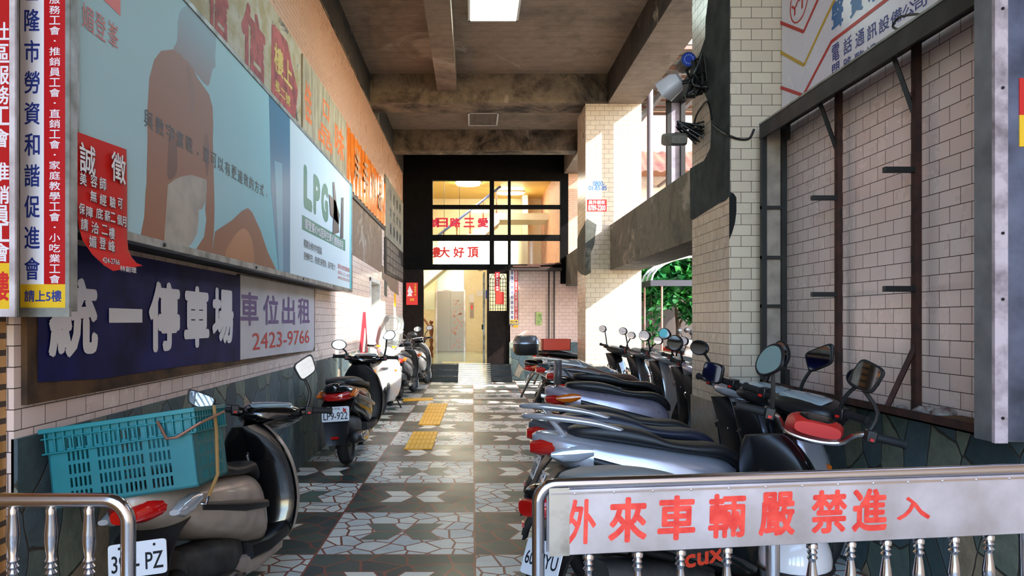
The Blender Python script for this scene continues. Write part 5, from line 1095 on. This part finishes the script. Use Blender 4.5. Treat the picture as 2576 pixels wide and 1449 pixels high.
m = MB(); m.tube([(cw/2 - 0.12, -cd/2 - 0.02, 0.27), (cw/2 - 0.085, -cd/2 - 0.045, 0.2), (cw/2 - 0.05, -cd/2 - 0.04, 0.2), (cw/2 + 0.03, -cd/2 - 0.0, 0.24), (cw/2 + 0.04, cd/2 - 0.1, 0.27)], 0.006, 8); m.build('wire_handle', pm('rusty wire', (150, 104, 84), 0.4, 0.6), cr)
stp = thing('luggage_strap', 'tan luggage strap hooked over the teal crate', 'strap', (-1.0, 3.1, 0.7), R(9)); stp.rotation_euler = cr.rotation_euler; stp.location = cr.location
m = MB(); m.tube([(cw/2 + 0.026, 0.02, 0.3), (cw/2 + 0.03, 0.0, 0.2), (cw/2 + 0.02, -0.02, 0.02), (cw/2 - 0.02, -0.04, -0.06)], 0.008, 6); m.build('webbing', pm('tan webbing', (150, 116, 66), 0.8), stp)
m = MB(); m.tube([(cw/2 - 0.02, -0.04, -0.06), (cw/2 - 0.03, -0.05, -0.09), (cw/2 - 0.05, -0.045, -0.085)], 0.005, 6); m.build('hook', CHROME, stp)
# ================================================================ SCOOTERS IN THE RIGHT ROW (rears towards the corridor)
def rrear(x, y, h): return rear_at(x, y, h)
scooter('scooter', 'black scooter with grey seat, orange lettering and red headlight cowl behind the barrier sign', rrear(0.27, 2.62, -63), -63, GLK, SEATG, inner=PLK, bars='red', steer=52, lean=-8, mirrors=('leaf', 'square'), mkw=({'out': 0.06, 'up': 0.25, 'w': 0.06, 'h': 0.08, 'tilt': R(20), 'yaw': R(-42)}, {'out': -0.06, 'up': 0.27, 'w': 0.06, 'h': 0.062, 'tilt': R(15), 'yaw': R(-42)}), plate_text='603-JYU', tail='n', rail=None, bare=True, sc=0.97, fender=PEARL, group=RIGHT)
scooter('scooter', 'silver scooter with plate 359-PMH and a black seat, second in the right row', rrear(0.36, 3.80, -93), -93, SILV, SEATK, inner=GLK, cowl=PLK, steer=38, lean=-6, mirrors=(None, 'oval'), mkw=({}, {'out': 0.1, 'up': 0.2}), plate_text='359-PMH', plate_kw={'sticker': ORL}, tail='n', rail=SILV, group=RIGHT)
scooter('scooter', 'dark blue seated scooter with gunmetal body and angular mirror, third in the right row', rrear(0.38, 4.28, -91), -91, GUN, SEATD, front=GUN, cowl=PLK, steer=38, lean=-5, mirrors=('square', 'angular'), mkw=({'out': 0.16, 'up': 0.05, 'w': 0.07, 'h': 0.06}, {'out': 0.1, 'up': 0.28, 'w': 0.075, 'h': 0.055, 'tilt': R(-20)}), plate_text='518-KBC', tail='n', rail=SILV, group=RIGHT)
scooter('scooter', 'black seated scooter with a bulky silver front cowl before the near pillar', rrear(0.42, 4.79, -92), -92, GLK, SEATK, front=SILV, cowl=SILV, steer=36, lean=-5, mirrors=('oval', 'oval'), mkw=({}, {'out': 0.1, 'up': 0.3, 'w': 0.055, 'h': 0.08, 'tilt': R(-20)}), plate_text='LRG-027', sc=0.98, group=RIGHT)
b5 = scooter('scooter', 'lilac silver scooter with a padded backrest beyond the near pillar', rrear(0.70, 6.5, -93), -93, LILAC, SEATK, cowl=LILAC, steer=36, lean=-5, mirrors=('oval', 'square'), mkw=({'out': 0.1, 'up': 0.18, 'w': 0.09, 'h': 0.07, 'yaw': 0}, {'out': 0.1, 'up': 0.2}), plate_text='AXB-611', group=RIGHT)
bk = MB(); bk.loft([sring((0, -0.86 + 0.02*z, 0.84 + z), a, 0.035, 2.4, 20, 'xy') for z, a in ((0.0, 0.05), (0.02, 0.11), (0.1, 0.13), (0.17, 0.10), (0.22, 0.05))]); bk.build('backrest', pm('grey vinyl pad', (74, 70, 72), 0.45), b5, ang=60)
MB().tube([(0, -0.86, 0.85), (0, -0.92, 0.7), (0, -0.86, 0.55)], 0.012, 8).build('backrest_stay', CHROME, b5)
scooter('scooter', 'black scooter between the backrest scooter and the brown seated one', rrear(0.92, 7.6, -92), -92, GLK, SEATK, front=SILV, steer=36, lean=-5, mirrors=('leaf', 'leaf'), mkw=({'out': 0.12, 'up': 0.24, 'w': 0.08, 'h': 0.06, 'yaw': 0}, {'out': 0.12, 'up': 0.22}), plate_text='KLT-390', rail=GUN, group=RIGHT)
scooter('scooter', 'silver scooter with a brown seat in the right row', rrear(0.95, 8.65, -91), -91, SILV, SEATB, front=SILV, steer=36, lean=-5, mirrors=('oval', 'leaf'), mkw=({'out': 0.1, 'up': 0.2, 'w': 0.09, 'h': 0.065, 'yaw': 0}, {'out': 0.1, 'up': 0.24}), plate_text='CRJ-805', plate_kw={'sticker': YPL}, tail='n', rail=SILV, group=RIGHT)
b8 = scooter('scooter', 'dark teal scooter whose seat is wrapped in crinkled clear plastic', rrear(0.92, 9.75, -90), -90, TEALP, SEATG, front=GUN, steer=36, lean=-5, mirrors=('oval', 'oval'), mkw=({'out': 0.1, 'up': 0.24}, {}), plate_text='EBS-172', plate_kw={'sticker': YPL}, tail='n', rail=PEARL, group=RIGHT)
wr = MB(); wrr = []
for i in range(22):
    y_ = 0.14 - 0.9*i/21; zt = 0.70 + (0.09*min(1, i/4)) + (0.09*min(1, max(0, (i-8)/5))); hw = 0.17*(0.7 + 0.3*sin(pi*i/21))
    wrr.append([Vector((hw*cos(q)*1.04, y_, 0.72 + (zt + 0.012 - 0.72)*sin(q) + 0.006*sin(i*2.7 + k*1.9))) for k, q in enumerate([pi*j/12 for j in range(13)])])
wr.loft(wrr, closed=False); wr.build('seat_wrap', glass_mat('crinkled plastic', (200, 215, 225), 0.25, 0.35), b8, ang=70)
b9 = scooter('scooter', 'black scooter with a large black top box by the far pillar', rrear(0.82, 10.75, -90), -90, GLK, SEATK, cowl=PLK, front=GLK, steer=36, lean=-5, mirrors=('oval', 'oval'), mkw=({'out': 0.1, 'up': 0.26}, {'out': 0.1, 'up': 0.26}), plate_text='MPC-448', group=RIGHT)
tb_ = MB(); tb_.loft([sring((0, -0.95, z), a, b, 4, 24, 'xy') for z, a, b in ((0.90, 0.17, 0.15), (0.93, 0.20, 0.18), (1.06, 0.21, 0.19))]); tbo = tb_.build('top_box', PLK, b9, ang=50)
tl = MB(); tl.loft([sring((0, -0.95, z), a, b, 4, 24, 'xy') for z, a, b in ((1.07, 0.215, 0.195), (1.12, 0.21, 0.19), (1.19, 0.17, 0.15), (1.20, 0.1, 0.08))]); tl.build('box_lid', GUN, tbo, ang=50)
MB().box(-0.09, 0.09, -1.135, -1.12, 0.96, 1.03).build('amber_reflector', pm('amber reflector', (232, 150, 20), 0.4), tbo)
b10 = scooter('scooter', 'black scooter carrying an orange red crate behind the far pillar', rrear(1.2, 12.95, -90), -90, GLK, SEATK, front=GLK, steer=34, lean=-5, mirrors=('oval', 'oval'), mkw=({}, {}), plate_text='KEB-733', group=RIGHT)
cb = thing('orange_crate', 'orange red plastic crate on the black scooter behind the far pillar', 'crate', (1.5, 12.95, 0.88), R(-90))
m = MB(); m.box(-0.17, 0.17, -0.25, 0.25, 0, 0.01).box(-0.17, -0.16, -0.25, 0.25, 0, 0.2).box(0.16, 0.17, -0.25, 0.25, 0, 0.2).box(-0.17, 0.17, -0.25, -0.24, 0, 0.2).box(-0.17, 0.17, 0.24, 0.25, 0, 0.2); m.build('crate_body', ORNG, cb)
m = MB(); m.box(-0.18, 0.18, -0.26, -0.24, 0.19, 0.205).box(-0.18, 0.18, 0.24, 0.26, 0.19, 0.205).box(-0.18, -0.16, -0.26, 0.26, 0.19, 0.205).box(0.16, 0.18, -0.26, 0.26, 0.19, 0.205); m.build('rim', ORNG, cb)
scooter('scooter', 'black scooter parked furthest back, before the tiled end wall', rrear(1.25, 14.3, -88), -88, GLK, SEATK, steer=34, lean=-5, mirrors=('oval', 'oval'), mkw=({}, {}), plate_text='KLY-156', group=RIGHT)
# white helmet hanging under the barrier sign
hm = thing('white_helmet', 'white open face helmet hanging on the grey seated scooter behind the barrier', 'helmet', (1.18, 2.62, 0.55), R(150))
m = MB(); rr = []
for i in range(9):
    a = R(-8 + 98*i/8); rr.append([Vector((0.125*cos(a)*cos(q), 0.15*cos(a)*sin(q), 0.14*sin(a))) for q in [2*pi*k/24 for k in range(24)]])
m.loft(rr); m.build('shell', pm('white helmet paint', (222, 224, 234), 0.15, coat=0.6), hm, ang=60)
m = MB(); m.tube([Vector((0.127*cos(q), 0.152*sin(q), -0.022)) for q in [2*pi*k/24 for k in range(25)]], 0.008, 8); m.build('rim_trim', PLK, hm)
m = MB(); m.loft([[Vector((0.13*cos(q), 0.155*sin(q) , z)) for q in [R(40 + 100*k/10) for k in range(11)]] + [Vector((0.127*cos(q), 0.152*sin(q), z)) for q in [R(140 - 100*k/10) for k in range(11)]] for z in (-0.02, -0.08, -0.12)]); m.build('visor', glass_mat('smoked visor', (150, 160, 175), 0.2, 0.2), hm)
m = MB(); m.tube([(-0.12, 0.02, -0.02), (-0.09, 0.02, -0.14), (0, 0.02, -0.18), (0.09, 0.02, -0.14), (0.12, 0.02, -0.02)], 0.006, 6, smooth=4); m.build('chin_strap', BLACKM, hm)
# orange lettering on the nearest right scooter, warning sticker
r1 = bpy.data.objects['scooter.005'] if False else [o for o in COL.objects if o.get('label', '').startswith('black scooter with grey seat')][0]
cw_ = [c for c in r1.children if c.name.startswith('rear_cowl')][0]
l = MB(); letters(l, 'cuxi', (0.213, -0.36, 0.55), UY, UZ, 0.24, 0.07, 0.003, 0.04); l.build('orange_lettering', ORNG, cw_)
# ================================================================ FITTINGS ON THE NEAR PILLAR
def cable(name, label, pts, r=0.008, sm=5): return tag(MB().tube(pts, r, 8, smooth=sm).build(name, pm('black cable', (14, 14, 15), 0.6), ang=60), label, 'cable')
PX = 1.84
def L1(a, b, off=0.02): q = px_x(a, b, PX - off); return q
fl = thing('floodlight', 'white floodlight on a black bracket high on the near pillar', 'floodlight', L1(1738, 200, 0.12))
c = Vector((-0.13, 0.1, -0.02))
m = MB(); m.tube([(0.12, 0, 0.02), (0.02, 0.02, 0.0), (-0.08, 0.06, -0.01)], 0.016, 8); m.build('bracket', BLACKM, fl)
m = MB(); m.loft([sring((0, y, 0), a, b, 4, 20) for y, a, b in ((-0.09, 0.05, 0.04), (-0.05, 0.085, 0.065), (0.07, 0.1, 0.075), (0.075, 0.1, 0.075))], m=Matrix.Translation(c) @ Matrix.Rotation(R(50), 4, 'Z') @ Matrix.Rotation(R(-30), 4, 'X')); m.build('lamp_housing', pm('white floodlight paint', (196, 196, 204), 0.4), fl)
m = MB()
for i in range(14):
    a = random.uniform(0, 6.28); m.tube([(0.11, random.uniform(-.1, .12), random.uniform(-.1, .16)), (0.02 + random.uniform(-.06, .06), random.uniform(-.12, .14), random.uniform(-.14, .2)), (0.06, random.uniform(-.1, .12), random.uniform(-.14, .14))], 0.01, 6, smooth=4)
m.build('tangled_wire', pm('black cable', (14, 14, 15)), fl)
cm_ = thing('bullet_camera', 'round security camera with a blue ringed lens on the near pillar', 'camera', L1(1728, 155, 0.1))
m = MB(); m.lathe([(0.04, -0.05), (0.062, -0.045), (0.062, 0.1), (0.05, 0.12), (0.02, 0.125)], (0, 0, 0), 'y', 20); m.build('housing', BLACKM, cm_)
m = MB(); m.lathe([(0.006, -0.052), (0.056, -0.051), (0.056, -0.045)], (0, 0, 0), 'y', 20); lens = m.build('lens_ring', pm('blue lens glass', (44, 66, 160), 0.15, coat=0.5), cm_)
m = MB()
for k in range(12): m.sphere((0.035*cos(2*pi*k/12), -0.053, 0.035*sin(2*pi*k/12)), 0.006, 6)
m.build('infrared_leds', pm('pale led', (160, 180, 220), 0.3), lens); MB().tube([(0, 0.03, -0.05), (0.04, 0.05, -0.12), (0.1, 0.05, -0.14)], 0.012, 8).build('bracket', BLACKM, cm_)
f2 = thing('floodlight', 'dusty floodlight hanging low on the near pillar below the camera', 'floodlight', L1(1738, 335, 0.1))
m = MB(); m.loft([sring((0, y, 0), a, b, 5, 20) for y, a, b in ((-0.16, 0.06, 0.03), (-0.12, 0.075, 0.05), (0.12, 0.075, 0.05), (0.14, 0.07, 0.04))], m=Matrix.Translation((-0.1, 0.12, -0.02)) @ Matrix.Rotation(R(14), 4, 'X')); m.build('lamp_housing', pm('dusty grey paint', (120, 118, 108), 0.6, var=0.3), f2)
m = MB(); m.cbox((-0.1, 0.12, -0.062), (0.11, 0.22, 0.02), (R(14), 0, 0)); m.build('lamp_glass', pm('dull lamp glass', (196, 200, 206), 0.2), f2)
m = MB()
for i in range(12): m.tube([(0.09, random.uniform(-.06, .08), random.uniform(-.06, .08)), (-0.06 + random.uniform(-.05, .08), random.uniform(-.06, .16), 0.03 + random.uniform(0, .07)), (0.05, random.uniform(-.08, .1), random.uniform(-.1, .06))], 0.008, 6, smooth=4)
m.tube([(0.09, 0.0, 0.0), (-0.02, 0.05, 0.0), (-0.1, 0.1, 0.02)], 0.014, 8); m.build('tangled_wire', pm('black cable', (14, 14, 15)), f2)
cable('loop_cable', 'black cable looping on the tiles above the dusty floodlight', [L1(1742, 335), L1(1752, 290), L1(1776, 256), L1(1786, 272), L1(1790, 300)])
y_ = 5.12; F_ = lambda a, b, o=0.01: px_y(a, b, 5.13 - o)
cable('sagging_cable', 'black cable sagging from the near pillar to the empty sign frame', [L1(1794, 315, 0.01), L1(1815, 330, 0.01), Vector((1.83, 5.12, F_(1836, 340).z)), F_(1860, 350), F_(1885, 348), F_(1897, 325)])
cable('loose_cable', 'black cable looped over the lip of the frame under the telecom sign', [px_x(2320, 38, 2.03), px_x(2300, 36, 2.08), px_x(2262, 44, 2.1), px_x(2246, 66, 2.08), px_x(2260, 74, 2.04), px_x(2284, 72, 2.02)], 0.006)
tag(MB().tube([px_x(1858, -20, 1.98), px_x(1850, 52, 2.0)], 0.02, 4).build('steel_bar_end', BLACKM), 'black steel bar end hanging beside the telecom sign', 'bar').location = (0, 0, 0)
# ================================================================ BEYOND THE PILLARS
tag(MB().cyl((2.80, 11.3, 2.4), (2.80, 11.3, 5.2), 0.05, n=12).build('drain_pipe', pm('grey drain pipe', (120, 112, 116), 0.5)), 'grey drain pipe rising beside the far pillar above the parapet', 'pipe')
sf = thing('bare_signboard', 'open black steel sign frame on the parapet between the pillars', 'signboard', (2.3, 7.6, 2.97))
m = MB()
for x in (2.26, 2.42): m.box(x - 0.025, x + 0.025, 8.22, 8.28, 2.97, 3.95).box(x - 0.025, x + 0.025, 6.6, 6.66, 2.97, 3.95)
m.box(2.235, 2.445, 6.6, 8.28, 3.93, 3.97).build('frame', BLACKM, sf, True)
MB().box(2.28, 2.40, 8.255, 8.275, 2.98, 3.93).build('end_panel', pm('silvery panel', (176, 174, 190), 0.3, 0.5, var=0.2), sf, True)
rf = thing('corrugated_roof', 'rust red corrugated roof sloping over the courtyard', 'roof', (5, 15, 4.6))
m = MB(); rr = []
for i in range(80):
    x = 3.2 + 5.3*i/79; z = 0.025*sin(i*1.6); rr.append([Vector((x, 17.9, 5.15 + z)), Vector((x, 19.28, 5.95 + z)), Vector((x, 19.28, 5.965 + z)), Vector((x, 17.9, 5.165 + z))])
m.loft(rr); m.build('sheet', pm('rusty corrugated sheet', (138, 78, 58), 0.7, dirt=(92, 50, 40), vscale=2), rf, True, ang=60)
for x in (3.4, 5.0, 6.6, 8.2): MB().box(x - 0.03, x + 0.03, 17.9, 19.28, 5.0, 5.06).build('rafter', pm('grey rafter', (110, 100, 96), 0.6), rf, True)
lr = thing('lattice_roof', 'translucent roof on slim purlins high over the courtyard', 'roof', (5, 11, 5.6))
MB().box(2.9, 5.2, 12.0, 16.0, 6.05, 6.06).build('sheet', glass_mat('translucent sheet', (250, 240, 220), 0.05, 0.3), lr, True)
for i in range(9): MB().box(2.9, 5.2, 12.0 + i*0.48, 12.05 + i*0.48, 5.97, 6.03).build('purlin', pm('brown purlin', (120, 84, 66), 0.6), lr, True)
for i in range(4): MB().box(3.0 + i*0.7, 3.08 + i*0.7, 12.0, 16.0, 5.85, 5.97).build('rafter', pm('grey rafter', (110, 100, 96)), lr, True)
# awning on a pole with a clear domed top
aw = thing('domed_awning', 'clear domed awning with a dark edge on a thin pole in the courtyard', 'awning', (4.3, 14.6, 0))
m = MB(); rr = []
for i in range(13):
    a = pi*i/12; rr.append([Vector((4.6 - 0.95*cos(a), y, 2.22 + 0.5*sin(a))) for y in (14.6, 15.4)] + [Vector((4.6 - 0.94*cos(a), y, 2.21 + 0.49*sin(a))) for y in (15.4, 14.6)])
m.loft(rr); m.build('dome_sheet', glass_mat('pale dome plastic', (190, 210, 190), 0.25, 0.25), aw, True, ang=60)
for y in (14.6, 15.0, 15.4):
    MB().tube([Vector((4.6 - 0.95*cos(pi*i/12), y, 2.23 + 0.5*sin(pi*i/12))) for i in range(13)], 0.018, 6).build('hoop', pm('white hoop', (222, 226, 218), 0.4), aw, True)
MB().box(3.62, 5.58, 14.56, 14.62, 2.12, 2.24).box(3.62, 3.68, 14.6, 15.4, 2.12, 2.24).build('edge_beam', pm('dark edge beam', (40, 38, 48), 0.5), aw, True)
for x, y in ((3.86, 14.6), (5.5, 14.6), (3.7, 15.4), (5.5, 15.4)): MB().cyl((x, y, 0), (x, y, 2.2), 0.022, n=8).build('pole', pm('brown pole', (150, 112, 96), 0.5), aw, True)
# broad leaved trees against the boundary wall
LEAF = [pm('leaf dark', (26, 92, 44), 0.3, var=0.3, vscale=2), pm('leaf mid', (60, 140, 62), 0.3, var=0.2, vscale=2)]
def leafy(name, label, base, blobs, n, size, seed, trunk):
    random.seed(seed); t = thing(name, label, 'tree', base, 0, 'trees in the courtyard')
    tr = MB()
    for pts, r in trunk: tr.tube(pts, r, 8, smooth=4)
    tr.build('trunk', pm('bark', (92, 74, 58), 0.85, var=0.3), t)
    for kind in (0, 1):
        m = MB()
        for i in range(n):
            c, r = random.choice(blobs); d = Vector((random.gauss(0, 1), random.gauss(0, 1), random.gauss(0, 1))).normalized()*r*random.uniform(0.5, 1)
            mm = Matrix.Translation(Vector(c) + d) @ Euler((random.uniform(-1.1, 1.1), random.uniform(-1.1, 1.1), random.uniform(0, 6.28))).to_matrix().to_4x4(); s = size*random.uniform(0.7, 1.3)
            m.add([mm @ Vector(p) for p in ((0,-s,0),(s*.32,-s*.35,.04*s),(s*.34,s*.3,.05*s),(0,s,-.1*s),(-s*.34,s*.3,.05*s),(-s*.32,-s*.35,.04*s),(0,0,-.06*s))], [(0,1,6),(1,2,6),(2,3,6),(3,4,6),(4,5,6),(5,0,6)])
        o = m.build('foliage', LEAF[kind], t, ang=50); o['kind'] = 'stuff'
leafy('broadleaf_tree', 'glossy broad leaved tree above the brown boundary wall', (4.4, 16.5, 0), [((0, 0, 2.7), .55), ((.8, 0, 2.9), .6), ((-.6, -.2, 2.6), .45), ((1.5, 0, 2.8), .6), ((.2, -.1, 3.3), .5), ((-.7, -.4, 2.35), .45), ((-.2, -.5, 2.0), .35), ((.3, -.3, 2.3), .4)], 520, 0.26, 5, [([(0.3, 0, 0), (0.35, 0.05, 1.2), (0.2, 0, 2.6)], [0.06, 0.035]), ([(0.35, 0.05, 1.2), (0.9, 0, 2.6)], [0.035, 0.02])])
leafy('slender_shrub', 'slender light leaved shrub before the brown boundary wall', (3.95, 15.75, 0), [((0, 0, 1.5), .3), ((.1, 0, 2.0), .28), ((-.05, 0, 1.1), .25)], 90, 0.09, 8, [([(0, 0, 0), (0.03, 0, 0.8), (-0.03, 0, 2.0)], [0.025, 0.012])])
leafy('leafy_shrub', 'dense green shrub behind the domed awning', (4.95, 16.0, 0), [((0, 0, 1.7), .35), ((.3, 0, 1.5), .3)], 150, 0.15, 9, [([(0, 0, 0), (0.02, 0, 0.8), (0, 0, 1.7)], [0.05, 0.02])])
OUT = 'scooters out in the courtyard'
for i, (x, y, h, bd, lab) in enumerate(((3.75, 12.4, -150, GUN, 'grey scooter in the courtyard, nearest the far pillar'), (3.9, 14.0, -140, PEARL, 'white scooter in the courtyard before the awning pole'), (4.55, 15.1, -160, ORNG, 'orange red scooter under the domed awning'), (3.5, 10.9, -150, LILAC, 'lilac scooter just outside the parapet beam'))):
    scooter('scooter', lab, (x, y), h, bd, steer=10, lean=-4, mirrors=('oval', 'oval'), mkw=({}, {}), plate_text=None, group=OUT)
